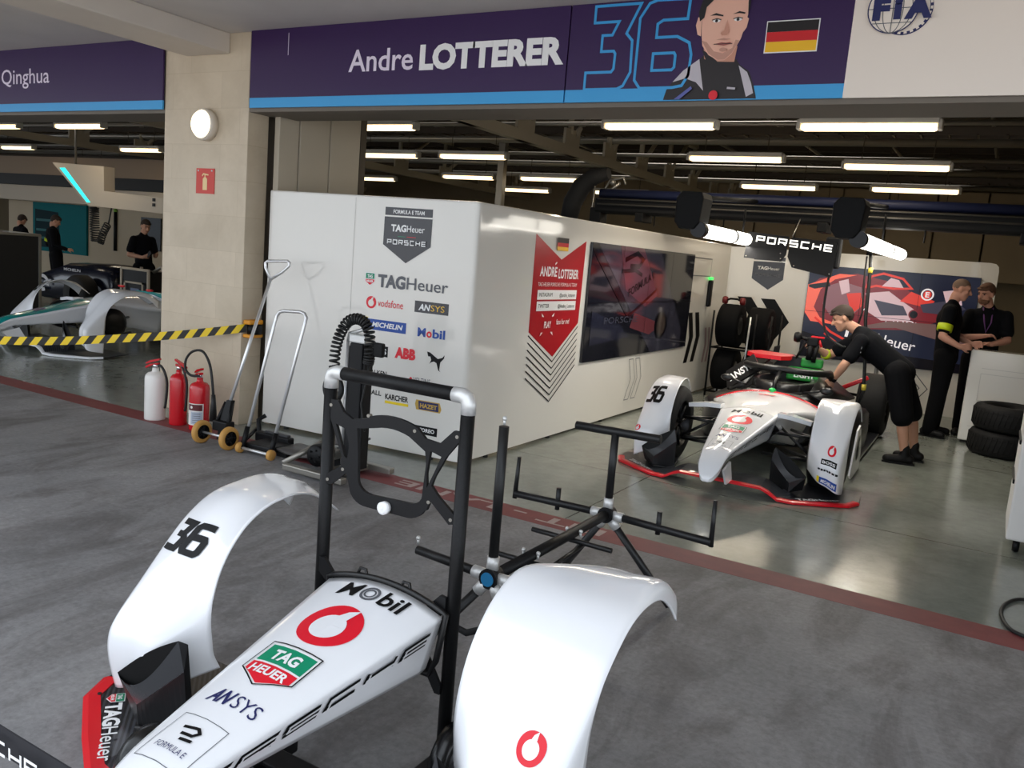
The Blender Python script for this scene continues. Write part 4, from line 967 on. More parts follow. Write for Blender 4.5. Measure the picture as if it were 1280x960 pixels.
# ------------------------------------------------------------------ complete single seater
def hull(mb, secs, n=20, cap=True):
    """secs: (f, half width, z bottom, z top, roundness) -> closed loft"""
    rows = []
    for f, w, zb, zt, p in secs:
        r = []; cz = (zb+zt)/2; hz = (zt-zb)/2
        for k in range(n):
            a = 2*PI*k/n; c, s = math.cos(a), math.sin(a)
            r.append((math.copysign(abs(c)**p, c)*w, -f, cz+math.copysign(abs(s)**p, s)*hz))
        rows.append(r)
    mb.grid(rows, closed_u=True)
    if cap: mb.add(rows[0], [tuple(range(n))], False); mb.add(rows[-1], [tuple(range(n))], False)
    return mb
def make_car(T, dz, body_m, nose_m, fender_m, edge_m, prints=True, number=True, detail=True, front_only=False):
    make_nose(T, nose_m, dz, f0=.0); make_wing(T, dz, edge_m, CARBON)
    for s in (-1, 1):
        make_fender(T, s, fender_m, dz, nar=.075); make_duct(T, s, CARG, dz, .14 if s > 0 else 0)
        if not front_only: make_wheel(T, s*.685, 0, .335, .33, .27, 'front_wheel')
        else:
            mb = MB(); mb.lathe([(0, -.10), (.12, -.10), (.17, -.06), (.17, .06), (.11, .1), (0, .1)], c=(s*.50, 0, .34), axis='X', n=24); mb.build('wheel_hub', RIMM, T)
        mb = MB()
        mb.tube([(s*.20, .02, .43+dz), (s*.56, 0, .44+dz)], .014, 8); mb.tube([(s*.30, .35, .42+dz), (s*.56, .03, .43+dz)], .014, 8)
        mb.tube([(s*.15, -.02, .25+dz), (s*.56, 0, .25+dz)], .014, 8); mb.tube([(s*.26, .40, .23+dz), (s*.56, .03, .25+dz)], .014, 8)
        mb.tube([(s*.22, .1, .50+dz), (s*.55, .0, .28+dz)], .013, 8); mb.build('wishbones', SUSP, T)
        mb = MB(); mb.grid([[(s*.24, -.03, .605+dz), (s*.24, .10, .60+dz)], [(s*.36, -.035, .60+dz), (s*.36, .09, .598+dz)], [(s*.52, -.03, .575+dz), (s*.52, .06, .572+dz)]], smooth=False)
        o = mb.build('arm_fairing', nose_m, T); q = o.modifiers.new('Solidify', 'SOLIDIFY'); q.thickness = .035
    # nose pylon
    for s in (-1, 1): mb = MB(); mb.prism([(.70, .13), (.86, .13), (.98, .26), (.80, .30)], (s*.085-.008, s*.085+.008), lambda u, v, w: (w, -u, v+dz)); mb.build('nose_pylon', nose_m, T)
    # monocoque: painted front part and black rear part meeting in a red pinstripe
    mb = MB(); rows = []
    for f, w, e, c, zb in ((.02, .240, .563, .607, .345), (-.12, .262, .575, .625, .335), (-.28, .315, .575, .638, .31), (-.45, .405, .565, .648, .28), (-.60, .475, .548, .655, .25), (-.72, .50, .535, .660, .22), (-.80, .505, .53, .662, .20)):
        r = []; wb = .22 if w < .3 else .22+.35*(w-.3)
        for j in range(-10, 11): q = j/10; r.append((q*w, -f, e+(c-e)*(1-abs(q)**2.2)+dz))
        r += [(w*1.0, -f, e-.03+dz), (w*.93, -f, e-.055+dz), (wb*1.25, -f, e-.10+dz), (wb, -f, zb+.06+dz), (wb*.9, -f, zb+dz), (-wb*.9, -f, zb+dz), (-wb, -f, zb+.06+dz), (-wb*1.25, -f, e-.10+dz), (-w*.93, -f, e-.055+dz), (-w, -f, e-.03+dz)]
        rows.append(r)
    mb.grid(rows, closed_u=True); mb.add(rows[-1], [tuple(range(len(rows[-1])))], False); mb.build('front_chassis', nose_m, T)
    def cockpit(f): return abs(f+1.35)
    mb = MB(); hull(mb, [(-.80, .363, .19+dz, .663+dz, .5), (-1.0, .38, .14+dz, .66+dz, .45), (-1.4, .40, .10+dz, .66+dz, .45), (-1.8, .36, .08+dz, .70+dz, .5)], 28); mb.build('rear_chassis', body_m, T)
    mb = MB(); mb.tube([(q*.508, .805, .53+(.662-.53)*(1-abs(q)**2.2)+dz+.001) for q in [j/10 for j in range(-10, 11)]], .009, 8); mb.build('red_pinstripe', edge_m, T)
    mb = MB(); rows = []
    for f, w, e, c in ((-.81, .503, .528, .660), (-1.0, .50, .50, .655), (-1.25, .50, .47, .63), (-1.5, .50, .45, .60)): rows.append([(q/10*w, -f, e+(c-e)*(1-abs(q/10)**2.2)+dz) for q in range(-10, 11)])
    mb.grid(rows); o = mb.build('upper_body_panel', body_m, T); q = o.modifiers.new('Solidify', 'SOLIDIFY'); q.thickness = .02
    if front_only: return
    # cockpit opening: dark tub, seat head rest, halo
    mb = MB(); out = [(.30*math.cos(2*PI*k/28), 1.38+.50*math.sin(2*PI*k/28)) for k in range(28)]; inn = [(.24*math.cos(2*PI*k/28), 1.38+.44*math.sin(2*PI*k/28)) for k in range(28)]
    mb.grid([[(x, y, .64+dz) for x, y in out], [(x, y, .735+dz) for x, y in out], [(x, y, .735+dz) for x, y in inn], [(x, y, .50+dz) for x, y in inn]], closed_u=True); mb.build('cockpit_rim', body_m, T)
    MB().box((-.23, .96, .50+dz), (.23, 1.80, .668+dz)).build('cockpit_floor', mat('cockpit_black', (12, 12, 13), .8), T)
    mb = MB(); P = [(.0, .83, .655+dz), (.0, .93, .77+dz), (.0, 1.08, .845+dz)]
    mb.tube(P, [.020, .020, .026], 10); 
    hoop = [(.40*math.sin(a), 1.42-.36*math.cos(a) if abs(a) < PI/2 else 1.42-.5*math.cos(a), .86+dz-.02*abs(math.sin(a))-(.14 if abs(a) > 2.0 else .04*(abs(a) > PI/2))) for a in [rad(d) for d in range(-125, 126, 10)]]
    mb.tube(hoop, .033, 10); mb.build('halo', SUSP, T)
    mb = MB(); mb.ball((.0, .82, .675+dz), .03, 12, 8, (1.2, 1, .8)); mb.build('halo_foot', mat('bright_green', (40, 190, 90), .4), T)
    mb = MB(); mb.box((-.06, 1.66, .70+dz), (.29, 1.78, .83+dz), bev=.02); mb.box((.06, 1.70, .84+dz), (.27, 1.80, .93+dz), bev=.02); o = mb.build('green_headrest', mat('green_panel', (44, 150, 62), .45), T)
    g = Gfx(); g.text('LIGHT', 0, 0, .20, .05, PWHITE, .04); g.build('headrest_lettering', plane_fn((.02, 1.657, .735+dz), (1, 0, 0), (0, 0, 1), (0, -1, 0)), T)
    mb = MB(); mb.box((-.22, 1.00, .62+dz), (.22, 1.08, .74+dz), bev=.03); mb.tube([(-.14, 1.12, .70+dz), (-.14, 1.16, .60+dz), (.14, 1.16, .60+dz), (.14, 1.12, .70+dz)], .018, 8); mb.build('dashboard', CARB, T)
    # left cockpit flank with lettering
    mb = MB(); mb.grid([[(-.30, .98, .68+dz), (-.46, 1.05, .60+dz)], [(-.28, 1.4, .80+dz), (-.56, 1.45, .60+dz)], [(-.26, 1.8, .88+dz), (-.60, 1.9, .58+dz)]], smooth=True); mb.build('cockpit_flank', SUSP, T, solid=.02); mb = MB(); mb.grid([[(.30, .98, .68+dz), (.46, 1.05, .60+dz)], [(.30, 1.4, .76+dz), (.56, 1.45, .60+dz)], [(.26, 1.8, .84+dz), (.60, 1.9, .58+dz)]], smooth=True)
    mb.build('cockpit_flank', SUSP, T, solid=.02)
    if prints:
        g = Gfx(); g.text('ANSYS', 0, 0, .30, .075, PWHITE, .03); a0 = Vector((-.445, 1.13, .70+dz)); 
        pd = Vector((.72, .05, .60)).normalized(); pn = Vector((-.45, -.80, .45)); pn = (pn-pd*pn.dot(pd)).normalized(); pv = pn.cross(pd)
        po = Vector((-.53, 1.22, .625+dz)); fnq = lambda a, b_, c: tuple(po+pd*a+pv*b_+pn*c)
        mb = MB(); mb.prism([(-.02, -.06), (.36, -.06), (.36, .15), (.04, .15)], (-.03, 0), fnq); mb.build('side_pad', SUSP, T)
        g = Gfx(); g.text('ANSYS', .04, .0, .27, .085, PWHITE, .03); g.build('flank_lettering', fnq, T)
        g = Gfx(); g.text('ABB', -.085, 0, .17, .045, PRED, .05); g.build('chassis_lettering', lambda a, b_, c: (a, .60-b_, .656+dz+c+.004), T)
    # engine cover, red tail, side pods, floor, rear wheels, rear wing
    mb = MB(); hull(mb, [(-1.75, .24, .30+dz, .93+dz, .7), (-2.1, .25, .25+dz, .90+dz, .75), (-2.6, .22, .2+dz, .75+dz, .8), (-3.2, .14, .2+dz, .52+dz, .8), (-3.5, .08, .25+dz, .42+dz, .8)], 20); mb.build('engine_cover', body_m, T)
    mb = MB(); mb.prism([(-.46, 1.62), (-.36, 1.50), (-.10, 1.52), (-.03, 1.66), (-.04, 1.9), (-.40, 1.95), (-.46, 1.8)], (.895+dz, .935+dz)); mb.build('red_top_cover', CARR, T)
    for s in (-1, 1):
        mb = MB(); rows = []
        for f, x0, x1, zb, zt in ((-.95, .36, .60, .10, .42), (-1.2, .36, .74, .07, .50), (-1.9, .34, .76, .06, .50), (-2.5, .26, .62, .06, .42), (-2.9, .2, .45, .06, .32)):
            r = []
            for k in range(12):
                a = 2*PI*k/12; c, q = math.cos(a), math.sin(a); r.append((s*((x0+x1)/2+(x1-x0)/2*math.copysign(abs(c)**.4, c)), -f, (zb+zt)/2+dz+(zt-zb)/2*math.copysign(abs(q)**.4, q)))
            rows.append(r)
        mb.grid(rows, closed_u=True); mb.add(rows[0], [tuple(range(12))]); mb.add(rows[-1], [tuple(range(12))]); mb.build('side_pod', body_m, T)
        mb = MB(); mb.prism([(-.40, .10), (-.56, .47), (-.70, .50), (-.98, .24), (-1.02, .06), (-.50, .05)], (.80, .815), lambda u, v, w: (s*w, -u, v+dz)); mb.build('wheel_fairing', nose_m, T)
        if number:
            g = Gfx(); g.text('6', .0, 0, .16, .20, INK, .05); g.build('fairing_number', plane_fn((s*.816, .62 if s > 0 else .78, .20+dz), (0, s, 0), (0, 0, 1), (s, 0, 0)), T)
        make_wheel(T, s*.66, 3.1, .345, .345, .32, 'rear_wheel')
        mb = MB(); mb.tube([(s*.15, 3.0, .45), (s*.5, 3.1, .42)], .016, 8); mb.tube([(s*.15, 3.2, .22), (s*.5, 3.1, .22)], .016, 8); mb.build('rear_wishbones', SUSP, T)
        mb = MB(); mb.prism([(-3.35, .45), (-3.75, .45), (-3.8, .82), (-3.55, .82)], (.58, .60), lambda u, v, w: (s*w, -u, v)); mb.build('rear_winglet', body_m, T)
        mb = MB(); mb.tube([(s*.26, .93, .68+dz), (s*.42, .92, .72+dz)], .010, 8); mb.ball((s*.46, .92, .725+dz), .05, 12, 8, (1.2, .5, .7)); mb.build('mirror', body_m, T)
        mb = MB(); mb.box((min(s*.34, s*.78), .95, .03), (max(s*.34, s*.78), 3.0, .055)); mb.build('floor_plate', CARBON, T)
    if prints:
        g = Gfx(); wide_word(g, 'PORSCHE', 0, 0, .55, .06, PGREY, .18); g.build('pod_lettering', plane_fn((.755, 1.35, .34+dz), (0, 1, 0), (0, 0, 1), (1, 0, 0)), T)
T = thing('race_car', 'white open wheel race car number 36 with red wing edge in the garage', 'racing car', (-1.755, 7.16, 0), rad(1.0))
CZ = -.04
make_car(T, CZ, CARB, CARW, CARW, CARR)
nose_prints(T, CZ)
for s, t0, t1, ua, ub in ((-1, 4.6, 6.3, .95, 3.05),):
    g = Gfx(); num36(g, .06, .08, .88, .84, INK); g.build('number_print', fender_logo_fn(s, t0, t1, ua, ub, CZ, .075), T, 'black racing number 36', res=.1)
g = Gfx(); ring_mark(g, .5, .5, .40, PRED, CARW); g.build('ring_logo', fender_logo_fn(1, 3.0, 3.9, 2.5, 1.5, CZ, .075), T, res=.1)
g = Gfx(); g.rect(0, 0, 1, 1, INK); g.text('BOSS', .08, .22, .84, .52, PWHITE, .02); g.build('box_logo', fender_logo_fn(1, 2.0, 2.75, 2.8, 1.3, CZ, .075), T, res=.12)
g = Gfx(); wide_word(g, 'PORSCHE', 0, .2, 1, .6, INK, .16); g.build('fender_lettering', fender_logo_fn(1, 1.25, 1.6, 3.0, 1.1, CZ, .075), T, res=.12)
g = Gfx(); g.rect(0, 0, 1, 1, PBLUE); g.rect(0, 0, .12, 1, PYELL); g.text('MICHELIN', .2, .25, .74, .5, PWHITE, .03, .2); g.build('blue_logo', fender_logo_fn(1, .2, .72, 3.0, 1.1, CZ, .075), T, res=.12)
g = Gfx(); ring_mark(g, .5, .5, .40, PRED, CARW); g.build('ring_logo', fender_logo_fn(-1, 2.3, 3.2, .9, 1.7, CZ, .075), T, res=.1)
g = Gfx(); two_face(g, 'TAG', 'Heuer', 0, 0, .36, .05, PWHITE, .42)
g.build('wing_lettering', lambda a, b_, c: (wl(a, b_, c)[0], wl(a, b_, c)[1], wl(a, b_, c)[2]+CZ), T)
g.build('wing_lettering', lambda a, b_, c: (-wl(.36-a, b_, c)[0], wl(.36-a, b_, c)[1], wl(a, b_, c)[2]+CZ), T)

# neighbouring garage: teal and white car front
T = thing('race_car', 'white and teal race car front in the left garage behind the barrier tape', 'racing car', (-10.45, 6.85, 0), rad(-4)); T.scale = (1.12, 1.12, 1.12)
make_car(T, CZ, CARB, CARW, CARW, CARW, prints=False, front_only=True)
g = Gfx(); g.poly([(-.2, -.05), (.2, -.05), (.15, -.55), (.09, -1.02), (-.05, -1.02), (-.10, -.55)], TEAL); g.build('teal_nose_paint', topfn(CZ), T, 'teal paint along the nose', res=.05)
g = Gfx(); g.rect(-.07, -.62, .07, -.50, PNAVY); g.build('nose_patch', lambda a, b_, c: topfn(CZ)(a, b_, c+.002), T, res=.05)
g = Gfx(); g.text('53', .1, .1, .8, .8, INK, .04); g.build('number_print', fender_logo_fn(-1, 5.3, 7.0, 1.3, 3.0, CZ, .075), T, res=.1)
mb = MB(); hull(mb, [(-.80, .40, .25, .66, .5), (-1.2, .46, .2, .62, .5), (-1.8, .5, .2, .66, .5)], 20); mb.build('teal_cowl', TEAL, T)
for s in (-1, 1):
    mb = MB(); mb.ball((s*.30, .62, .70), .035, 10, 8, (1.8, 1, .5)); mb.build('red_cover', CARR, T)
# ------------------------------------------------------------------ fire extinguishers by the pillar
EXR = mat('extinguisher_red', (196, 20, 32), .25, coat=.4); EXW = mat('extinguisher_white', (232, 228, 222), .3, coat=.3); HOSE = mat('black_hose', (22, 22, 22), .55); CHR = mat('chrome', (215, 215, 215), .12, metal=1); LABW = mat('paper_label', (225, 222, 216), .6)
def extinguisher(loc, m, r, h, label, rot, hose=1, lab=False, tilt=-1):
    t = thing('fire_extinguisher', label, 'fire extinguisher', loc, rot, 'fire extinguishers')
    MB().lathe([(0, 0), (r*.96, 0), (r, .012), (r, h-.055), (r*.93, h-.028), (r*.72, h-.008), (r*.4, h), (r*.32, h+.012), (r*.30, h+.035), (0, h+.035)], n=36).build('body', m, t)
    mb = MB(); mb.lathe([(0, h+.03), (.020, h+.03), (.022, h+.06), (.014, h+.07), (0, h+.07)], n=16); mb.tube([(-.02, 0, h+.052), (.035, 0, h+.055)], .010, 8); mb.build('valve', CHR, t)
    hm = EXR
    mb = MB(); mb.prism([(-.035, .066), (.02, .060), (.065, .040), (.10, .022), (.105, .038), (.06, .062), (-.035, .084)], (-.014, .014), lambda u, v, w: (tilt*u, w, v+h)); mb.build('carry_handle', hm, t)
    mb = MB(); mb.prism([(-.05, .108), (.0, .092), (.05, .078), (.10, .058), (.102, .072), (.05, .098), (-.05, .124)], (-.012, .012), lambda u, v, w: (tilt*u, w, v+h)); mb.build('lever', hm, t)
    if hose == 1: pts = [(.03, 0, h+.055), (.07, -.01, h+.06), (r+.03, -.01, h+.0), (r+.045, 0, h-.10), (r+.03, 0, h-.28), (r+.02, 0, h-.30)]
    elif hose == 2: pts = [(.02, 0, h+.055), (-.04, -.06, h+.05), (-.12, -.08, h+.09), (-.17, -.06, h+.17), (-.10, -.03, h+.245), (.02, .01, h+.26), (.13, .03, h+.17), (.175, .04, h+.02), (.18, .05, h-.10)]
    mb = MB(); sm = []
    for i in range(len(pts)-1):
        for k in range(5): sm.append(cr(pts, i+k/5))
    sm.append(pts[-1]); mb.tube(sm, .011, 8)
    if hose == 2: mb.tube([(.18, .05, h-.08), (.185, .05, h-.16), (.19, .05, h-.30)], [.016, .022, .032], 10)
    mb.build('hose', HOSE, t)
    if lab:
        fn = lambda a, b_, c: ((r+c)*math.sin(a/r), -(r+c)*math.cos(a/r), b_)
        g = Gfx(); g.rect(-.015, .05, .135, .235, LABW); g.rect(-.005, .175, .125, .228, mat('dark_red_print', (90, 24, 28), .5)); g.rect(.03, .06, .125, .165, mat('label_blue_grey', (176, 184, 198), .6)); g.poly(circ(.035, .203, .012, n=14), LABW)
        for k in range(5): g.rect(.045, .075+.018*k, .11, .079+.018*k, PGREY)
        g.build('label_print', fn, t, 'white and red instruction label', res=.02)
    return t
extinguisher((-6.30, 4.78, 0), EXW, .088, .42, 'white fire extinguisher, leftmost of the three by the pillar', rad(8), 1)
extinguisher((-6.02, 4.80, 0), EXR, .074, .44, 'plain red fire extinguisher between the white one and the labelled one', rad(-5), 1, tilt=1)
extinguisher((-5.755, 4.80, 0), EXR, .082, .41, 'red fire extinguisher with white label and looped hose', rad(-20), 2, True)

# ------------------------------------------------------------------ barrier tape and reel
TAPEB = mat('hazard_tape', (24, 22, 20), .5)
nt, b = nodes_of(TAPEB)
uvn = nt.nodes.new('ShaderNodeUVMap'); sx = nt.nodes.new('ShaderNodeSeparateXYZ'); nt.links.new(uvn.outputs['UV'], sx.inputs['Vector'])
ad = nt.nodes.new('ShaderNodeMath'); ad.operation = 'ADD'; nt.links.new(sx.outputs['X'], ad.inputs[0]); nt.links.new(sx.outputs['Y'], ad.inputs[1])
fr = nt.nodes.new('ShaderNodeMath'); fr.operation = 'FRACT'; nt.links.new(ad.outputs[0], fr.inputs[0])
gt = nt.nodes.new('ShaderNodeMath'); gt.operation = 'GREATER_THAN'; gt.inputs[1].default_value = .5; nt.links.new(fr.outputs[0], gt.inputs[0])
mxr = nt.nodes.new('ShaderNodeMixRGB'); nt.links.new(gt.outputs[0], mxr.inputs['Fac']); mxr.inputs['Color1'].default_value = lin((26, 24, 20)); mxr.inputs['Color2'].default_value = lin((240, 204, 30)); nt.links.new(mxr.outputs['Color'], b.inputs['Base Color'])
T = thing('barrier_tape', 'yellow and black striped barrier tape stretched from the orange reel across the left garage', 'barrier tape', (-7.4, 4.2, 0))
pts = [(-5.66, 5.20, .865), (-5.76, 5.09, .838), (-6.16, 4.86, .755), (-6.55, 4.63, .69), (-7.0, 4.36, .625), (-7.46, 4.10, .585), (-8.0, 3.80, .575), (-8.6, 3.45, .60), (-9.3, 3.05, .66)]
fine = []
for i in range(len(pts)-1):
    for k in range(6): fine.append(cr(pts, i+k/6))
fine.append(pts[-1])
me = bpy.data.meshes.new('tape'); vs = []; us = []; d = 0
for i, p in enumerate(fine):
    if i: d += (Vector(p)-Vector(fine[i-1])).length
    vs += [(p[0]+7.4, p[1]-4.2, p[2]-.036), (p[0]+7.4, p[1]-4.2, p[2]+.036)]; us += [(d/.135, .0), (d/.135, .42)]
fs = [(2*i, 2*i+2, 2*i+3, 2*i+1) for i in range(len(fine)-1)]
me.from_pydata(vs, [], fs); uvl = me.uv_layers.new(name='UVMap')
for lp in me.loops: uvl.data[lp.index].uv = us[lp.vertex_index]
me.materials.append(TAPEB); o = bpy.data.objects.new('tape', me); COL.objects.link(o); o.parent = T
q = o.modifiers.new('Solidify', 'SOLIDIFY'); q.thickness = .002
mb = MB(); mb.tube([(-9.32, 3.04, .02), (-9.32, 3.04, .95)], .035, 16); mb.lathe([(0, .03), (.17, .025), (.18, 0), (0, 0)], c=(-9.32, 3.04, 0)); mb.build('end_post', PLB, T, world=True)
ORG = mat('orange_plastic', (226, 150, 30), .45)
T = thing('tape_reel', 'orange and black tape reel fixed to the side of the stone pillar', 'tape reel', (-5.68, 5.26, .78))
mb = MB(); mb.box((.0, -.085, .0), (.085, .075, .032), bev=.01); mb.box((.0, -.085, .115), (.085, .075, .155), bev=.012); mb.box((.0, .02, .02), (.02, .075, .125)); mb.build('bracket', ORG, T)
mb = MB(); mb.lathe([(0, .033), (.062, .033), (.062, .113), (0, .113)], c=(.065, -.01, 0), n=28); mb.build('drum', TAPEB if False else INK, T)

# ------------------------------------------------------------------ two hand jacks leaning by the pillar
TYRY = mat('tan_wheel_rubber', (196, 146, 74), .6); STEEL = mat('polished_steel', (226, 226, 226), .3, metal=.7)
T = thing('car_jack', 'steel jack with triangular handle and two tan wheels leaning on the pillar', 'jack', (-5.22, 4.53, 0))
for x in (-.15, .16):
    mb = MB(); mb.lathe([(.058, -.022), (.080, -.024), (.092, -.012), (.092, .012), (.080, .024), (.058, .022)], c=(x, -.02, .092), axis='X', n=32); w_ = mb.build('wheel', TYRY, T)
    mb = MB(); mb.lathe([(0, -.014), (.02, -.02), (.024, -.008), (.05, -.006), (.059, -.018), (.059, .018), (.05, .006), (.024, .008), (.02, .022), (0, .018)], c=(x, -.02, .092), axis='X', n=28)
    for k in range(5): a = 2*PI*k/5; mb.tube([(x+.012, -.02+.018*math.cos(a), .092+.018*math.sin(a)), (x+.012, -.02+.055*math.cos(a), .092+.055*math.sin(a))], .008, 6)
    mb.build('wheel_hub', INK, w_)
MB().tube([(-.14, -.02, .092), (.15, -.02, .092)], .010, 10).build('axle', STEEL, T)
mb = MB(); mb.prism([(-.035, .05), (.035, .05), (.045, .20), (.03, .36), (-.02, .36), (-.045, .22)], (-.02, .02), lambda u, v, w: (u+.02, w+.04+.25*(v-.09), v)); mb.box((-.06, .0, .12), (.10, .09, .20), bev=.01); mb.tube([(-.05, .02, .15), (-.02, .10, .34)], .014, 8); mb.tube([(.09, .02, .15), (.05, .10, .34)], .014, 8); mb.build('yoke', INK, T)
top = Vector((-.06, .56, 1.315)); mb = MB(); mb.tube([(.02, .10, .33), tuple(top)], .0135, 12)
mb.tube([tuple(top), (-.125, .565, 1.405), (-.135, .57, 1.445), (-.115, .575, 1.462), (.10, .585, 1.478), (.125, .585, 1.465), (.12, .583, 1.44), (.06, .57, 1.385), tuple(top)], .0125, 10); mb.build('handle', STEEL, T)
T = thing('car_jack', 'low jack with U-shaped silver handle and small tan rollers beside the white wall', 'jack', (-4.78, 4.52, 0))
mb = MB(); L = [(-.145, .02, .06), (-.215, .36, 1.0), (-.21, .375, 1.05), (-.185, .38, 1.082), (-.14, .38, 1.095), (.03, .385, 1.105), (.075, .385, 1.095), (.10, .38, 1.065), (.095, .37, 1.02), (.145, .02, .06)]
mb.tube(L, .0145, 12); mb.build('handle', STEEL, T)
MB().tube([(-.15, 0, .042), (.15, 0, .042)], .011, 10).build('axle', STEEL, T)
for x in (-.165, .165): MB().lathe([(0, -.02), (.032, -.02), (.041, -.012), (.041, .012), (.032, .02), (0, .02)], c=(x, 0, .042), axis='X', n=24).build('roller', TYRY, T)
for x in (-.147, .147): MB().tube([(x, .005, .03), (x*1.05, .06, .20)], .020, 10).build('socket', INK, T)
mb = MB(); mb.box((-.17, .05, .02), (.10, .28, .075), bev=.01); mb.box((-.30, .27, .03), (.07, .34, .11), bev=.012); mb.tube([(-.30, .32, .06), (-.42, .42, .16), (-.38, .46, .20)], .018, 8); mb.tube([(-.25, .1, .05), (-.40, .40, .10)], .015, 8); mb.build('lift_frame', PLB, T)
mb = MB(); mb.box((-.2, .28, .11), (.05, .32, .13), bev=.006); mb.build('pad', mat('dark_grey_rubber', (60, 60, 62), .6), T)
# curved ramp plate
T = thing('ramp_plate', 'dark curved ramp plate lying between the jack and the lift column', 'ramp', (-4.41, 4.74, 0))
mb = MB(); rows = []
for i in range(13):
    k = i/12; x = -.28+.62*k; z = .05+.12*k**2.2-.035*math.sin(PI*k)
    rows.append([(x, -.10+.03*k, z), (x, .16+.12*k, z+.02*k)])
mb.grid(rows); o = mb.build('plate', mat('dark_grey_plate', (84, 81, 79), .5), T); q = o.modifiers.new('Solidify', 'SOLIDIFY'); q.thickness = .018
MB().box((.22, -.02, .0), (.34, .22, .15), bev=.01).build('foot', PLB, T); MB().box((-.28, -.09, .0), (-.18, .15, .05), bev=.008).build('foot', PLB, T)

# ------------------------------------------------------------------ lift column with coiled hose
T = thing('lift_column', 'black upright air lift column with coiled black hose on a silver base', 'lift', (-3.93, 4.68, 0))
mb = MB(); mb.box((-.060, -.06, .06), (.060, .06, .975), bev=.012)
for s in (-1, 1): mb.box((s*.068-.010, -.045, .06), (s*.068+.010, .045, .95), bev=.005)
mb.build('column', PLB, T)
MB().tube([(-.125, 0, .06), (-.125, 0, .98)], .012, 10).build('rod', STEEL, T)
mb = MB(); mb.box((-.07, -.06, .975), (.075, .06, 1.035), bev=.01); mb.tube([(-.125, 0, .97), (-.115, 0, 1.03), (-.05, 0, 1.05), (.03, 0, 1.08)], .014, 8); mb.lathe([(0, 1.03), (.02, 1.03), (.02, 1.09), (0, 1.09)], c=(.04, 0, 0), n=12); mb.build('head', ALU, T)
def coil(pts, R, turns, r, n=10, steps=14):
    N = turns*steps; out = []
    for i in range(N+1):
        k = i/N*(len(pts)-1); p = Vector(cr(pts, min(k, len(pts)-1.0001))); q = Vector(cr(pts, min(k+.02, len(pts)-1.0001))); t_ = (q-p); t_ = t_.normalized() if t_.length > 1e-6 else Vector((0, 0, 1))
        u = t_.cross(Vector((0, 1, 0))); u = u.normalized() if u.length > 1e-3 else Vector((1, 0, 0)); v = t_.cross(u); a = 2*PI*i/steps
        out.append(p+(u*math.cos(a)+v*math.sin(a))*R)
    return out
mb = MB(); mb.tube(coil([(-.19, -.05, .66), (-.20, -.05, .85), (-.17, -.05, 1.0), (-.09, -.05, 1.12), (.02, -.05, 1.145), (.10, -.05, 1.08), (.12, -.05, .92), (.11, -.05, .84)], .034, 34, .0075), .0085, 6); mb.build('coiled_hose', HOSE, T)
mb = MB(); mb.tube([(-.19+.075*math.cos(a), -.06, .62+.085*math.sin(a)) for a in [2*PI*k/24 for k in range(24)]], .022, 10, closed=True); mb.tube([(.12, -.05, .84), (.10, -.05, .7), (.075, -.06, .55), (.10, -.06, .42), (.13, -.07, .36)], .007, 8); mb.build('hose_loop', HOSE, T)
MB().box((.15, -.06, .90), (.235, -.02, 1.0), bev=.01).build('control_box', INK, T)
mb = MB(); mb.box((-.40, -.33, .02), (.16, -.27, .065), bev=.008); mb.box((-.10, .13, .02), (.22, .19, .065), bev=.008); mb.box((-.12, -.3, .02), (.02, .19, .06), bev=.008); mb.tube([(-.42, -.30, .06), (-.28, -.05, .20)], .022, 8); mb.box((-.30, -.16, .10), (-.12, .02, .17), bev=.015); mb.build('base', GALV, T)
mb = MB(); mb.lathe([(0, -.07), (.075, -.07), (.082, -.055), (.082, .055), (.075, .07), (0, .07)], c=(-.20, -.14, .14), axis='Y', n=26)
for k in range(5): a = 2*PI*k/5; mb.ball((-.20+.045*math.cos(a), -.215, .14+.045*math.sin(a)), .008, 8, 6)
mb.build('motor_drum', INK, T)
MB().box((-.34, .05, .17), (-.02, .12, .235), bev=.012).build('top_arm', mat('dark_grey_plate', (84, 81, 79), .5), T)

# ------------------------------------------------------------------ tyres, counter, cart, hose
def tyre_flat(loc, label, rot):
    t = thing('tyre', label, 'tyre', loc, rot, 'tyres by the counter')
    mb = MB(); mb.lathe([(.235, .02), (.27, .0), (.32, .012), (.342, .045), (.345, .135), (.342, .225), (.32, .258), (.27, .27), (.235, .25), (.235, .02)], n=44)
    for z in (.075, .135, .195):
        mb.lathe([(.3455, z-.006), (.347, z), (.3455, z+.006)], n=44)
    for k in range(44):
        a = 2*PI*k/44; mb.tube([(.346*math.cos(a), .346*math.sin(a), .05), (.346*math.cos(a+.09), .346*math.sin(a+.09), .22)], .004, 4)
    mb.build('tread', RUB, t)
    mb = MB(); mb.lathe([(.234, .03), (.20, .05), (.195, .2), (.234, .24)], n=40); mb.lathe([(0, .10), (.196, .12)], n=30); mb.build('rim', RIMM, t); return t
tyre_flat((.175, 10.32, 0), 'lower black tyre lying flat in front of the white counter', 0)
tyre_flat((.185, 10.31, .272), 'upper black tyre lying on the other tyre by the counter', .3)
T = thing('counter', 'low white counter cabinet beside the stacked tyres', 'counter', (.35, 10.9, 0))
MB().box((-.63, -.16, .03), (.75, .16, 1.055), bev=.015).build('body', GLW, T); MB().box((-.60, -.14, 0), (.72, .14, .03)).build('plinth', GAPM, T)
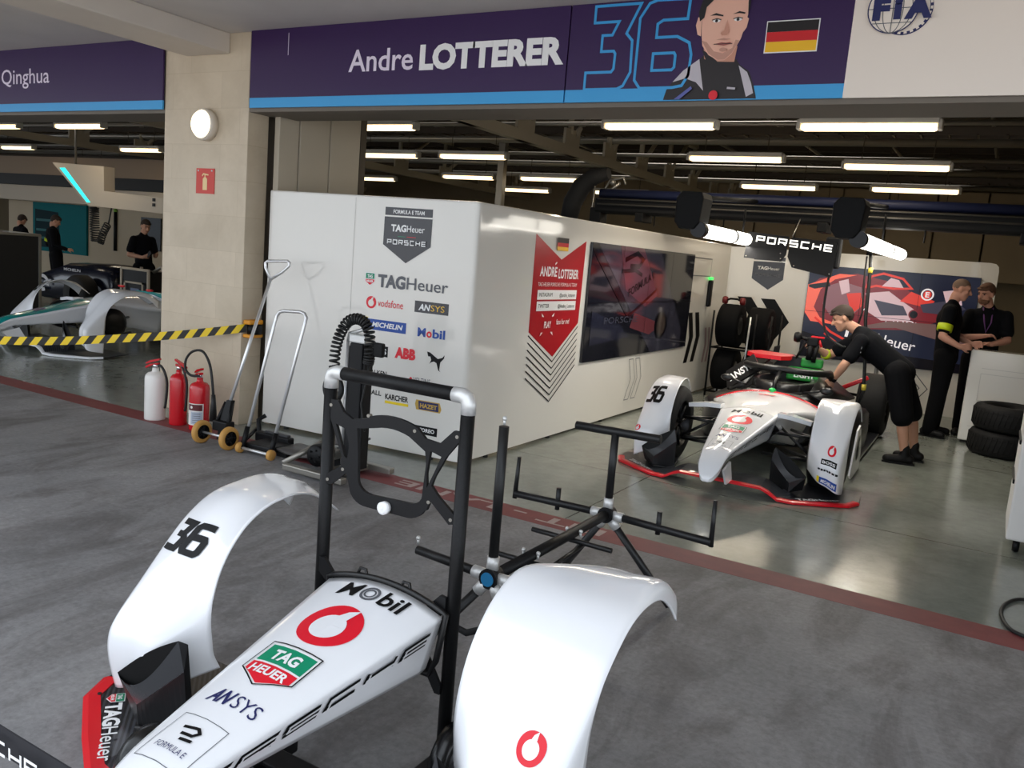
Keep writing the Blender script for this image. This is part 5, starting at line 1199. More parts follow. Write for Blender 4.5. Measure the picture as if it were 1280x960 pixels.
g = Gfx(); g.line([(-.5, .86), (.05, .86), (.05, .55), (.6, .55)], .006, mat('panel_seam', (200, 198, 192))); g.line([(-.55, .2), (.7, .2)], .005, mat('panel_seam', (200, 198, 192))); g.line([(-.50, .80), (-.02, .80), (-.02, .5), (-.50, .5)], .006, mat('panel_seam', (200, 198, 192)), True)
g.build('panel_lines', plane_fn((0, -.16, 0), (1, 0, 0), (0, 0, 1), (0, -1, 0)), T)
T = thing('tool_cart', 'tall white cart cut off by the right edge of the picture', 'cart', (.52, 6.7, 0))
MB().box((-.31, -.30, .09), (.33, .42, 1.22), bev=.012).build('body', mat('white_cart_metal', (235, 232, 228), .35), T)
for x in (-.24, .26):
    for y in (-.22, .34): MB().lathe([(0, -.02), (.04, -.02), (.045, 0), (.04, .02), (0, .02)], c=(x, y, .045), axis='X', n=20).build('castor', INK, T)
mb = MB()
for z in (.45, .72, .98): mb.box((-.322, -.2, z), (-.309, .3, z+.03), bev=.005)
mb.build('side_handle', INK, T)
T = thing('floor_hose', 'black hose curling on the floor at the right edge beside the red line', 'hose', (.35, 5.1, 0))
pts = [(.15, .30, .012), (-.03, .34, .012), (-.115, .20, .012), (-.14, .0, .012), (-.10, -.20, .012), (.0, -.27, .012), (.2, -.3, .012), (.4, -.2, .012)]
sm = [cr(pts, i*.125) for i in range(int((len(pts)-1)*8))]; MB().tube(sm, .010, 8).build('tube', HOSE, T)

# ------------------------------------------------------------------ wheels on a rack at the rear, in black covers
COV = mat('black_tyre_cover', (11, 11, 13), .8, spec=.2)
wr = thing('wheel_rack', 'narrow steel wheel rack against the rear wall behind the race car', 'rack', (-2.93, 11.5, 0))
mb = MB()
for x in (-.45, .12, .32):
    for y in (-.28, .28): mb.tube([(x, y, 0), (x, y, 1.16)], .014, 8)
for z in (.06, .66):
    for y in (-.2, .2): mb.tube([(-.45, y, z), (.32, y, z)], .014, 8)
    for x in (-.45, .12, .32): mb.tube([(x, -.28, z), (x, .28, z)], .012, 8)
mb.build('frame', INK, wr); MB().tube([(.03, -.30, .05), (.05, -.30, 1.12)], .012, 8).build('rod', STEEL, wr)
for i, (x, z, lab) in enumerate(((-.30, .075, 'lower left covered wheel on the rear rack'), (-.30, .675, 'upper left covered wheel on the rear rack, below the headset'), (.10, .075, 'lower right covered wheel on the rear rack'), (.10, .665, 'upper right covered wheel on the rear rack, next to the chevron'))):
    t = thing('covered_tyre', lab, 'tyre', (-2.93+x+.02, 11.5, z), 0, 'covered wheels on the rack')
    mb = MB(); mb.lathe([(.12, -.12), (.25, -.145), (.285, -.13), (.29, -.05), (.288, 0), (.29, .05), (.285, .13), (.25, .145), (.12, .12)], c=(0, 0, .29), axis='X', n=36); mb.build('tyre_cover', COV, t)
    MB().lathe([(0, -.09), (.12, -.125), (.12, .125), (0, .09)], c=(0, 0, .29), axis='X', n=24).build('rim', RIMM, t)
t = thing('headset', 'black and red headset lying on top of the covered wheels', 'headset', (-3.21, 11.5, 1.255))
mb = MB(); mb.tube([(-.11, 0, .04), (-.05, 0, .07), (.05, 0, .07), (.11, 0, .04)], .014, 8); mb.build('band', INK, t)
for x in (-.12, .12): MB().lathe([(0, -.03), (.045, -.03), (.055, 0), (.045, .03), (0, .03)], c=(x, 0, .045), axis='X', n=20).build('ear_cup', mat('dark_red_cup', (110, 26, 30), .5), t)

# ------------------------------------------------------------------ overhead gantry, work lights, hanging sign
GBL = mat('gantry_black', (9, 9, 10), .6, spec=.2); GBLU = mat('gantry_blue', (22, 28, 56), .5, spec=.3); LENS = mat('white_light_diffuser', (255, 250, 238), .3, emit=4)
T = thing('overhead_gantry', 'long black overhead gantry boom spanning the garage above the car', 'gantry', (-1.6, 9.3, 0))
mb = MB(); mb.box((-2.75, -.10, 2.24), (2.9, .12, 2.42), bev=.03); mb.build('boom', GBL, T)
MB().tube([(-2.72, .0, 2.47), (2.9, .0, 2.47)], .055, 14).build('blue_tube', GBLU, T)
mb = MB(); mb.tube([(-2.7, -.12, 2.40), (2.9, -.12, 2.40)], .008, 6); mb.tube([(-2.7, -.125, 2.34), (2.9, -.125, 2.34)], .010, 6); mb.build('rails', mat('dull_rail_steel', (84, 80, 74), .45, metal=.5), T)
for x in (-2.2, -.2, 1.6): MB().box((x, -.16, 2.16), (x+.10, .14, 2.26), bev=.01).build('clamp', GBL, T)
for x in (-2.0, -1.2, 0, .8): MB().tube([(x, -.05, 2.3), (x, -.05, 2.12)], .008, 6).build('drop_rod', GBL, T)
for x in (-2.80, 2.75): MB().box((x, -.09, 0), (x+.14, .11, 2.3), bev=.01).build('leg', GBL, T)
rows = []
arc_ = [(-3.12, 2.12), (-3.08, 2.35), (-2.98, 2.54), (-2.83, 2.66), (-2.64, 2.70)]
mb = MB(); mb.tube([(x, 0, z) for x, z in arc_], [.10, .115, .115, .10, .07], 12); mb.build('cable_arm', mat('black_cable_cover', (14, 14, 16), .8), T)
mb = MB(); mb.tube([(-2.78, 0, 2.3), (-2.62, 0, 2.62), (-2.45, 0, 2.66), (-2.42, 0, 2.58)], .014, 8); mb.tube([(-2.80, -.05, 2.1), (-2.78, -.05, 2.55)], .012, 8); mb.tube([(-2.7, .05, 2.45), (-2.5, .02, 2.6)], .02, 8); mb.ball((-2.74, -.05, 2.34), .03, 8, 6); mb.ball((-2.58, 0, 2.60), .035, 8, 6); mb.build('fittings', GALV, T)
for nm, x0, lab, y1 in (('a', -2.45, 'left black work light with glowing white tube under the gantry', 1.65), ('b', -1.17, 'right black work light with glowing white tube above the sign', 3.0)):
    T = thing('work_light', lab, 'work light', (x0, 7.05, 2.02), 0, 'work lights under the gantry')
    o8 = [(-.12, .02), (-.10, .0), (-.07, -.02)]
    mb = MB(); oc = [(-.118, .06), (-.07, .0), (.06, .0), (.105, .06), (.122, .26), (.105, .31), (-.075, .315), (-.118, .26)]
    mb.prism(oc, (0, .26), lambda u, v, w: (u, w, v)); o = mb.build('housing', GBL, T); q = o.modifiers.new('Bevel', 'BEVEL'); q.width = .012; q.segments = 2
    mb = MB(); mb.tube([(.095, .02, .0), (.095, .12, .0)], .066, 20); mb.build('collar', RIMM, T)
    mb = MB(); mb.tube([(.095, .12, .0), (.095, y1, .0)], .060, 20); mb.build('tube_diffuser', LENS, T)
    mb = MB(); mb.tube([(.095, y1*.62, 0), (.095, y1*.62+.05, 0)], .0635, 20); mb.tube([(.095, y1, 0), (.095, y1+.04, 0)], .064, 20)
    mb.tube([(0, .2, .28), (0, 2.1, .42)], .022, 8); mb.tube([(.095, 1.4, .05), (.095, 1.4, .30)], .010, 6); mb.build('bracket', GBL, T)
    L = bpy.data.lights.new('work_light_lamp', 'AREA'); L.shape = 'RECTANGLE'; L.size = .1; L.size_y = y1-.1; L.energy = 14; L.color = (1, .95, .86)
    lo = bpy.data.objects.new('work_light_lamp', L); COL.objects.link(lo); lo.location = (x0+.095, 7.05+y1/2+.05, 1.95)
T = thing('hanging_sign', 'pair of black hanging sign boards with white capital lettering', 'sign', (-1.9, 8.6, 1.80))
du = Vector((.83, 0, -.055)).normalized(); dv = Vector((.055, 0, .83)).normalized(); o0 = Vector((-.44, 0, .30))
mb = MB(); fnp = lambda u, v, w: tuple(o0+du*u+dv*v+Vector((0, w, 0)))
mb.prism([(.0, .0), (.40, .0), (.40, -.18), (.36, -.25), (.0, -.26)], (0, .03), fnp); mb.prism([(.44, .0), (.84, .0), (.86, -.03), (.86, -.33), (.48, -.29), (.42, -.19), (.42, -.02)], (.01, .04), fnp)
mb.box((.30, .035, .0), (.44, .16, .30), bev=.02); mb.build('board', mat('matt_black_board', (13, 13, 15), .6, spec=.25), T)
g = Gfx(); wide_word(g, 'PORSCHE', .09, -.095, .74, .068, mat('lit_white_letters', (250, 248, 240), .4, emit=.9), .20); g.build('lettering', plane_fn(o0+Vector((0, -.002, 0)), du, dv, (0, -1, 0)), T)
for u, v in ((.02, -.24), (.36, -.22), (.5, -.27), (.84, -.30), (.35, -.17)): MB().ball(fnp(u, v, -.002), .006, 8, 6).build('rivet', GALV, T)
MB().tube([(-.01, .02, .28), (-.01, .25, .46)], .006, 6).build('hanger', GALV, T)
# cables hanging to the car
T = thing('air_line', 'thick black air line hanging from the right work light down to the car', 'hose', (-1.22, 9.05, 0))
mb = MB(); mb.tube([(-.02, 0, 2.0), (.0, .0, 1.8), (.02, 0, 1.35), (.07, 0, .95), (.10, 0, .62), (.07, 0, .50)], .017, 10); mb.tube([(-.05, 0, 1.95), (-.045, .01, 1.7), (-.02, .01, 1.4), (-.06, .0, 1.15)], .009, 8); mb.build('hose', HOSE, T)
mb = MB(); mb.tube([(.0, 0, 1.84), (.002, 0, 1.79)], .022, 10); mb.tube([(.096, 0, .69), (.10, 0, .63)], .022, 10); mb.build('yellow_collar', mat('yellow_tape', (222, 200, 70), .5), T)
mb = MB(); mb.tube([(-.03, 0, 2.02), (-.03, 0, 1.96)], .03, 10); mb.build('coupling', INK, T)
T = thing('air_line', 'thin black cable looping from the hanging sign to the mechanic', 'hose', (-1.58, 8.9, 0))
pts = [(.03, -.1, 1.80), (.01, -.05, 1.6), (.0, 0, 1.40), (.02, 0, 1.25), (.09, 0, 1.12), (.22, 0, 1.05), (.25, 0, 1.06)]
MB().tube([cr(pts, i*.2) for i in range(30)], .012, 8).build('hose', HOSE, T)
T = thing('diagonal_bar', 'bright red diagonal bar behind the car cockpit', 'bar', (-1.2, 9.25, .55))
MB().box((-.17, -.02, .0), (.17, .02, .045), M=Matrix.Rotation(rad(-31), 4, 'Y') @ Matrix.Translation((0, 0, .10)), bev=.01).build('bar', CARR, T)
MB().tube([(.03, 0, .15), (.03, 0, -.15)], .012, 8).build('stem', INK, T)
# ------------------------------------------------------------------ people
SKIN = mat('skin', (196, 148, 122), .55, spec=.35); SKIN2 = mat('skin_ruddy', (204, 150, 128), .55, spec=.35)
SHIRT = mat('black_team_shirt', (12, 13, 17), .9, spec=.15); TROU = mat('black_trousers', (11, 11, 14), .9, spec=.15); SHOE = mat('black_shoe', (13, 13, 14), .6, spec=.3); SOLE = mat('white_sole', (205, 202, 198), .5)
HAIRB = mat('dark_brown_hair', (52, 40, 32), .8); HAIRS = mat('shaved_hair', (120, 96, 80), .8); HAIRR = mat('reddish_hair', (92, 62, 44), .8); NEON = mat('neon_armband', (206, 226, 30), .5); EYEW = mat('eye_dark', (40, 30, 26), .4); BEARD = mat('short_beard', (120, 84, 62), .85)
def cap_mesh(mb, p0, p1, r0, r1, n=14, fx=1.0, ax=None):
    """tapered capsule; fx squashes the section along ax"""
    p0, p1 = Vector(p0), Vector(p1); d = p1-p0; L = d.length; d = d.normalized() if L > 1e-6 else Vector((0, 0, 1))
    u = (Vector(ax)-d*Vector(ax).dot(d)).normalized() if ax is not None else d.orthogonal().normalized(); v = d.cross(u); rows = []; h = 5
    prof = [(-r0*math.cos(PI/2*k/h), r0*math.sin(PI/2*k/h)) for k in range(1, h+1)]+[(L+r1*math.sin(PI/2*k/h), r1*math.cos(PI/2*k/h)) for k in range(0, h)]
    vs = [p0-d*r0]
    for a, r in prof:
        for k in range(n): t = 2*PI*k/n; vs.append(p0+d*a+u*math.cos(t)*r*fx+v*math.sin(t)*r)
    vs.append(p1+d*r1); fs = []; R = len(prof)
    for k in range(n):
        fs.append((0, 1+(k+1) % n, 1+k)); fs.append((len(vs)-1, 1+(R-1)*n+k, 1+(R-1)*n+(k+1) % n))
        for i in range(R-1): fs.append((1+i*n+k, 1+i*n+(k+1) % n, 1+(i+1)*n+(k+1) % n, 1+(i+1)*n+k))
    mb.add(vs, fs)
def fuse(name, mb, m, parent, voxel=.008, smooth=6, ratio=None):
    o = mb.build(name, m, None, weld=False)
    r = o.modifiers.new('Remesh', 'REMESH'); r.mode = 'VOXEL'; r.voxel_size = voxel; r.use_smooth_shade = True
    s = o.modifiers.new('Smooth', 'SMOOTH'); s.iterations = smooth; s.factor = .5
    if ratio: q = o.modifiers.new('Decimate', 'DECIMATE'); q.ratio = ratio
    dg = bpy.context.evaluated_depsgraph_get(); dg.update()
    me = bpy.data.meshes.new_from_object(o.evaluated_get(dg)); me.name = name
    old = o.data; nm = o.name; bpy.data.objects.remove(o); bpy.data.meshes.remove(old)
    me.polygons.foreach_set('use_smooth', [True]*len(me.polygons))
    o = bpy.data.objects.new(name, me); COL.objects.link(o); o.parent = parent
    if not me.materials: me.materials.append(m)
    return o
def frame(fwd, up):
    f = Vector(fwd).normalized(); u = Vector(up); u = (u-f*u.dot(f)).normalized(); r = f.cross(u); return f, r, u
def person(name_label, loc, J, shirt=SHIRT, lower=TROU, shorts=False, hair=HAIRB, skin=SKIN, bald=False, beard=False, group=None, band=None, detail=True, sleeves='short', hands=None, facing=None):
    """J: joints in local coordinates: head c, fwd, up; neck; chest; pelvis; sh/el/wr/hand dirs; hip/kn/an/toe; index 0 = right, 1 = left"""
    T = thing('person', name_label, 'person', loc)
    f, r, u = frame(*J['face']); hc = Vector(J['head']); nk = Vector(J['neck']); ch = Vector(J['chest']); pv = Vector(J['pelvis'])
    H = lambda a, b_, c: hc+f*a+r*b_+u*c
    mb = MB()
    # skull, jaw, face
    Mh = Matrix((tuple(r)+(0,), tuple(f)+(0,), tuple(u)+(0,), (0, 0, 0, 1))).transposed()
    Mh = Matrix(((r.x, f.x, u.x, 0), (r.y, f.y, u.y, 0), (r.z, f.z, u.z, 0), (0, 0, 0, 1)))
    mb.ball(H(-.008, 0, .035), .1, 18, 12, (.76, .96, .88), Mh); mb.ball(H(.025, 0, -.03), .1, 16, 10, (.62, .72, .80), Mh); mb.ball(H(.055, 0, -.085), .1, 14, 10, (.36, .36, .32), Mh)
    cap_mesh(mb, H(.088, 0, .025), H(.112, 0, -.018), .010, .016, 10); cap_mesh(mb, H(.072, -.035, .038), H(.072, .035, .038), .018, .018, 10)
    for s in (-1, 1): mb.ball(H(-.005, s*.077, .0), .03, 10, 8, (.35, .65, 1.05), Mh); cap_mesh(mb, H(.065, s*.04, -.01), H(.045, s*.052, -.03), .018, .018, 8)
    cap_mesh(mb, H(.083, -.018, -.062), H(.083, .018, -.062), .010, .010, 8)
    cap_mesh(mb, nk, H(-.025, 0, -.07), .058, .053)
    # trunk
    sh = [Vector(p) for p in J['sh']]; hp = [Vector(p) for p in J['hip']]; side = (sh[1]-sh[0]).normalized()
    def trunk(mm, e):
        up_ = (ch-pv).normalized(); fw = side.cross(up_)
        cap_mesh(mm, sh[0]*.78+sh[1]*.22, sh[1]*.78+sh[0]*.22, .072+e, .072+e)
        cap_mesh(mm, ch, ch*.5+pv*.5, .125+e, .112+e, 18, 1.28, side); cap_mesh(mm, ch*.5+pv*.5, pv, .112+e, .115+e, 18, 1.26, side)
        cap_mesh(mm, (ch+nk)/2, ch, .095+e, .12+e, 16, 1.35, side); cap_mesh(mm, nk, (ch+nk)/2, .05+e*.6, .09+e, 14, 1.3, side)
    trunk(mb, -.012)
    el = [Vector(p) for p in J['el']]; wr = [Vector(p) for p in J['wr']]; kn = [Vector(p) for p in J['kn']]; an = [Vector(p) for p in J['an']]
    for i in (0, 1):
        cap_mesh(mb, sh[i], el[i], .052, .042); cap_mesh(mb, el[i], el[i]*.7+wr[i]*.3, .043, .044); cap_mesh(mb, el[i]*.7+wr[i]*.3, wr[i], .043, .028)
        hd = Vector(J['hand'][i][0]).normalized(); pn = Vector(J['hand'][i][1]); pn = (pn-hd*pn.dot(hd)).normalized(); sd = hd.cross(pn)*(1 if i == 0 else -1)
        cap_mesh(mb, wr[i], wr[i]+hd*.03, .026, .026, 12, 1.2, sd)
        pb = wr[i]+hd*.035; pe = wr[i]+hd*.085
        for k, off in enumerate((-.030, -.010, .010, .030)): cap_mesh(mb, pb+sd*off*.8, pe+sd*off, .014, .012, 8)
        for k, (off, L) in enumerate(((-.031, .060), (-.010, .074), (.011, .070), (.031, .055))):
            c1 = J['hand'][i][2] if len(J['hand'][i]) > 2 else .5
            d1 = (hd*math.cos(c1)+pn*math.sin(c1)); d2 = (hd*math.cos(c1*2.0)+pn*math.sin(c1*2.0)); d3 = (hd*math.cos(c1*2.7)+pn*math.sin(c1*2.7))
            a = pe+sd*off; b1 = a+d1*L*.46; b2 = b1+d2*L*.32; b3 = b2+d3*L*.24
            cap_mesh(mb, a, b1, .0105, .0100, 8); cap_mesh(mb, b1, b2, .0100, .0092, 8); cap_mesh(mb, b2, b3, .0092, .0082, 8)
        ta = wr[i]+hd*.030-sd*.026; tb = ta-sd*.028+hd*.030+pn*.015; tc = tb+hd*.030+pn*.018-sd*.004
        cap_mesh(mb, ta, tb, .014, .0118, 8); cap_mesh(mb, tb, tc, .0115, .0095, 8)
        cap_mesh(mb, hp[i], kn[i], .088, .056); cap_mesh(mb, kn[i], kn[i]*.65+an[i]*.35, .054, .056); cap_mesh(mb, kn[i]*.65+an[i]*.35, an[i], .055, .036)
        td = (Vector(J['toe'][i])-an[i]); td.z = 0; td = td.normalized(); fl = Vector((an[i].x, an[i].y, 0))
        cap_mesh(mb, an[i], fl-td*.02+Vector((0, 0, .05)), .036, .036); cap_mesh(mb, fl-td*.03+Vector((0, 0, .045)), fl+td*.13+Vector((0, 0, .035)), .034, .03, 10)
    fuse('body', mb, skin, T, .0075 if detail else .011, 5)
    # clothes
    e = .014
    mb = MB(); trunk(mb, .012); low = (pv-ch).normalized(); cap_mesh(mb, pv-low*.02, pv+low*.06, .128, .130, 18, 1.26, side)
    for i in (0, 1):
        k = 1.0 if sleeves == 'long' else .66
        q = sh[i].lerp(el[i], k); cap_mesh(mb, sh[i], q, .074, .074 if k < 1 else .056)
        if sleeves == 'long': cap_mesh(mb, el[i], wr[i], .055, .040)
    fuse('shirt', mb, shirt, T, .009 if detail else .013, 6)
    mb = MB(); cap_mesh(mb, pv+(pv-ch).normalized()*-.03, pv+(pv-ch).normalized()*.07, .129, .125, 18, 1.25, side)
    for i in (0, 1):
        if shorts: q = hp[i].lerp(kn[i], .98); cap_mesh(mb, hp[i], q, .122, .104); cap_mesh(mb, (hp[i]+pv)/2, hp[i].lerp(kn[i], .3), .118, .115)
        else:
            cap_mesh(mb, hp[i], kn[i], .116, .092); cap_mesh(mb, kn[i], an[i]+Vector((0, 0, .0)), .092, .074); cap_mesh(mb, (hp[i]+pv)/2, hp[i].lerp(kn[i], .3), .11, .105); cap_mesh(mb, an[i], an[i]+Vector((0, 0, -.03)), .064, .062)
    fuse('shorts' if shorts else 'trousers', mb, lower, T, .010 if detail else .014, 5)
    for i in (0, 1):
        td = (Vector(J['toe'][i])-an[i]); td.z = 0; td = td.normalized(); fl = Vector((an[i].x, an[i].y, 0)); mb = MB()
        cap_mesh(mb, fl-td*.05+Vector((0, 0, .055)), fl+td*.15+Vector((0, 0, .042)), .047, .040, 12); cap_mesh(mb, fl+Vector((0, 0, .06)), fl+Vector((0, 0, .11)), .05, .047); 
        sho = fuse('shoe', mb, SHOE, T, .010, 4)
        mb = MB(); n_ = Vector((-td.y, td.x, 0)); mb.add([fl-td*.10-n_*.036, fl+td*.12-n_*.042, fl+td*.19-n_*.015, fl+td*.19+n_*.015, fl+td*.12+n_*.042, fl-td*.10+n_*.036]+[p+Vector((0, 0, .018)) for p in (fl-td*.10-n_*.036, fl+td*.12-n_*.042, fl+td*.19-n_*.015, fl+td*.19+n_*.015, fl+td*.12+n_*.042, fl-td*.10+n_*.036)], [(0, 1, 2, 3, 4, 5), (6, 7, 8, 9, 10, 11)]+[(k, (k+1) % 6, 6+(k+1) % 6, 6+k) for k in range(6)], False); mb.build('sole', SHOE, sho)
        if shorts:
            mb = MB(); cap_mesh(mb, an[i]+Vector((0, 0, .06)), an[i], .044, .042); fuse('sock', mb, SHOE, T, .010, 3)
    # hair, brows, eyes, mouth
    mb = MB(); th = .1
    prof = []
    n, m = 22, 12; rows = []
    for a in range(m+1):
        ph = PI*.62*a/m; row = []
        for b_ in range(n):
            t = 2*PI*b_/n; x, y, z = math.sin(ph)*math.cos(t), math.sin(ph)*math.sin(t), math.cos(ph)
            lim = .12 if y > .2 else -.30
            if y > .35: z = max(z, .42)
            elif y > -.1: z = max(z, .12)
            q = 1.07+(.01 if bald else .13)*max(0, z)
            row.append(tuple(H(-.008+y*.096*q, x*.076*q*1.02, .035+z*.088*q)))
        rows.append(row)
    if not bald: mb.grid(rows, closed_u=True); mb.ball(H(.012, 0, .098), .1, 16, 10, (.60, .80, .34), Mh); mb.ball(H(-.045, 0, .03), .1, 16, 10, (.72, .62, .78), Mh); o = mb.build('hair', hair, T); q = o.modifiers.new('Solidify', 'SOLIDIFY'); q.thickness = .012; q.offset = -1
    else:
        rows = [[tuple(Vector(p)-(Vector(p)-H(-.008, 0, .035)).normalized()*.0075) for p in row] for row in rows]; mb.grid(rows, closed_u=True); mb.build('hair', hair, T)
    mb = MB()
    for s in (-1, 1): mb.ball(H(.079, s*.032, .018), .009, 8, 6)
    mb.build('eyes', EYEW, T)
    mb = MB()
    for s in (-1, 1): mb.tube([H(.092, s*.016, .036), H(.091, s*.034, .041), H(.078, s*.050, .035)], .004, 6)
    mb.build('eyebrows', hair if not bald else HAIRB, T)
    mb = MB(); mb.tube([H(.084, -.024, -.060), H(.0945, 0, -.058), H(.084, .024, -.060)], .0045, 6); mb.build('lips', mat('lips', (160, 96, 86), .5), T)
    if beard:
        mb = MB(); mb.ball(H(.036, 0, -.062), .1, 16, 10, (.60, .66, .52), Mh); o = mb.build('beard', BEARD, T)
    if band is not None:
        i, k0, k1 = band; a, b_ = (sh[i], el[i]) if k1 <= 1 else (el[i], wr[i]); k0, k1 = (k0, k1) if k1 <= 1 else (k0-1, k1-1)
        rr = .080 if k0 < .9 and band[2] <= 1 else .052
        MB().tube([a.lerp(b_, k0), a.lerp(b_, k1)], rr, 16).build('armband', NEON, T)
    return T, H
# mechanic leaning over the cockpit (local origin between his feet)
o = Vector((-.66, 8.95, 0))
def L_(x, y, z): return tuple(Vector((x, y, z))-o)
J = dict(head=L_(-1.375, 8.86, 1.325), face=((-.86, -.22, -.42), (-.45, -.08, .9)), neck=L_(-1.235, 8.90, 1.225), chest=L_(-1.12, 8.92, 1.10), pelvis=L_(-.845, 8.95, .905),
         sh=[L_(-1.22, 9.08, 1.15), L_(-1.17, 8.74, 1.13)], el=[L_(-1.50, 9.04, .93), L_(-1.275, 8.66, .90)], wr=[L_(-1.585, 8.92, 1.0), L_(-1.365, 8.70, .735)],
         hand=[((-.75, -.35, .45), (-.2, -.6, -.6), .6), ((-.55, .2, -.55), (-.3, .7, -.3), .35)], hip=[L_(-.83, 9.05, .87), L_(-.82, 8.84, .87)], kn=[L_(-.66, 9.08, .47), L_(-.715, 8.82, .45)], an=[L_(-.585, 9.08, .10), L_(-.65, 8.83, .10)], toe=[L_(-.80, 9.08, 0), L_(-.86, 8.79, 0)])
T, H = person('mechanic in black shirt and shorts leaning over the cockpit of the white car', tuple(o), J, shorts=True, band=(0, 1.05, 1.30))
g = Gfx(); wide_word(g, 'PORSCHE', 0, 0, .10, .012, PWHITE, .2)
sl = Vector(J['sh'][1]); 
for zz, w_, h_ in ((-.035, .05, .022), (-.075, .05, .012)):
    MB().box((sl.x-.025, sl.y-.0725, sl.z+zz-.03), (sl.x-.025+w_, sl.y-.068, sl.z+zz-.03+h_)).build('sleeve_print', mat('dim_white_print', (170, 170, 175), .6), T)
mb = MB(); w_ = Vector(J['wr'][1]); e_ = Vector(J['el'][1]); d_ = (w_-e_).normalized(); mb.tube([w_-d_*.02, w_+d_*.015], .033, 14); mb.ball(tuple(w_+Vector((-.02, -.03, 0))), .02, 10, 8); mb.build('wrist_watch', INK, T)
# tool in the mechanic's hand
t = thing('impact_wrench', 'black power tool with round head and red handle held over the cockpit', 'power tool', (-1.68, 8.84, 1.02))
MB().lathe([(0, -.035), (.045, -.03), (.055, 0), (.045, .03), (0, .035)], c=(-.10, 0, .075), axis='X', n=24).build('round_head', INK, t)
MB().tube([(-.07, 0, .075), (.02, 0, .06)], .018, 12).build('shaft', INK, t)
mb = MB(); mb.box((.0, -.03, .0), (.11, .03, .09), bev=.015); mb.tube([(.04, 0, .01), (.03, 0, -.14)], .03, 10); mb.tube([(.10, .0, .02), (.08, 0, -.16)], .022, 10); mb.tube([(-.02, 0, .03), (-.09, .0, -.14)], .012, 8); mb.build('motor_body', INK, t)
mb = MB(); mb.box((.03, -.02, .085), (.16, .02, .105), bev=.008); mb.tube([(.11, 0, .07), (.14, .0, .0)], .013, 8); mb.build('red_grip', CARR, t)
# bald man standing side-on
o = Vector((-.54, 10.95, 0))
J = dict(head=L_(-.485, 10.86, 1.70), face=((.90, .10, -.22), (.2, 0, 1)), neck=L_(-.54, 10.86, 1.555), chest=L_(-.555, 10.88, 1.36), pelvis=L_(-.535, 10.92, .98),
         sh=[L_(-.555, 10.69, 1.45), L_(-.535, 11.05, 1.45)], el=[L_(-.585, 10.61, 1.17), L_(-.50, 11.13, 1.18)], wr=[L_(-.395, 10.62, 1.075), L_(-.30, 11.0, 1.10)],
         hand=[((.85, .25, .1), (.1, .9, -.2), .5), ((.85, -.2, .1), (.1, -.9, -.2), .5)], hip=[L_(-.535, 10.82, .94), L_(-.53, 11.02, .94)], kn=[L_(-.545, 10.80, .51), L_(-.55, 11.06, .51)], an=[L_(-.585, 10.80, .09), L_(-.56, 11.10, .09)], toe=[L_(-.40, 10.74, 0), L_(-.36, 11.12, 0)])
person('bald man in black shirt and trousers with neon armband, standing side-on', tuple(o), J, bald=True, hair=HAIRS, skin=SKIN2, band=(0, .52, .78))
# bearded man behind the counter
o = Vector((-.20, 11.32, 0))
J = dict(head=L_(-.235, 11.20, 1.67), face=((-.55, -.80, -.22), (0, -.1, 1)), neck=L_(-.195, 11.27, 1.525), chest=L_(-.18, 11.29, 1.34), pelvis=L_(-.18, 11.31, .95),
         sh=[L_(-.36, 11.24, 1.425), L_(-.00, 11.30, 1.435)], el=[L_(-.42, 11.16, 1.15), L_(.05, 11.22, 1.17)], wr=[L_(-.20, 11.06, 1.20), L_(-.10, 11.04, 1.12)],
         hand=[((.85, -.1, .2), (.2, -.3, -.8), .5), ((-.85, -.2, .0), (-.1, -.3, -.8), .6)], hip=[L_(-.28, 11.30, .92), L_(-.08, 11.32, .92)], kn=[L_(-.29, 11.28, .5), L_(-.07, 11.30, .5)], an=[L_(-.30, 11.32, .09), L_(-.06, 11.34, .09)], toe=[L_(-.34, 11.15, 0), L_(-.08, 11.15, 0)])
T, H = person('bearded man in black polo shirt with lanyard behind the white counter', tuple(o), J, hair=HAIRR, skin=SKIN2, beard=True)
mb = MB(); c_ = Vector(J['chest']); mb.tube([tuple(Vector(J['neck'])+Vector((-.05, -.05, .0))), tuple(c_+Vector((-.03, -.145, .02))), tuple(c_+Vector((.0, -.15, -.10))), tuple(c_+Vector((.04, -.14, .02))), tuple(Vector(J['neck'])+Vector((.05, -.04, .0)))], .008, 6); mb.build('lanyard', mat('purple_lanyard', (96, 50, 110), .6), T)
# left garage
o = Vector((-13.58, 10.0, 0))
J = dict(head=L_(-13.53, 10.0, 1.61), face=((.93, -.2, -.3), (.2, 0, 1)), neck=L_(-13.585, 10.0, 1.47), chest=L_(-13.60, 10.0, 1.28), pelvis=L_(-13.58, 10.02, .90),
         sh=[L_(-13.60, 9.82, 1.37), L_(-13.59, 10.18, 1.37)], el=[L_(-13.62, 9.74, 1.10), L_(-13.58, 10.25, 1.10)], wr=[L_(-13.38, 9.84, 1.07), L_(-13.40, 10.12, 1.10)],
         hand=[((.9, .2, .3), (.0, .6, .5), .4), ((.9, -.3, .2), (0, -.6, .5), .5)], hip=[L_(-13.58, 9.92, .87), L_(-13.58, 10.12, .87)], kn=[L_(-13.57, 9.90, .48), L_(-13.57, 10.14, .48)], an=[L_(-13.60, 9.90, .09), L_(-13.60, 10.14, .09)], toe=[L_(-13.40, 9.86, 0), L_(-13.40, 10.16, 0)])
person('young man in dark shirt looking at a phone in the left garage', tuple(o), J, detail=False)
t = thing('mobile_phone', 'dark phone in the hand of the man in the left garage', 'phone', (-13.29, 9.87, 1.10))
MB().box((-.035, -.008, -.01), (.035, .008, .13), M=Matrix.Rotation(rad(50), 4, 'Y'), bev=.004).build('body', INK, t)
o = Vector((-17.9, 11.0, 0))
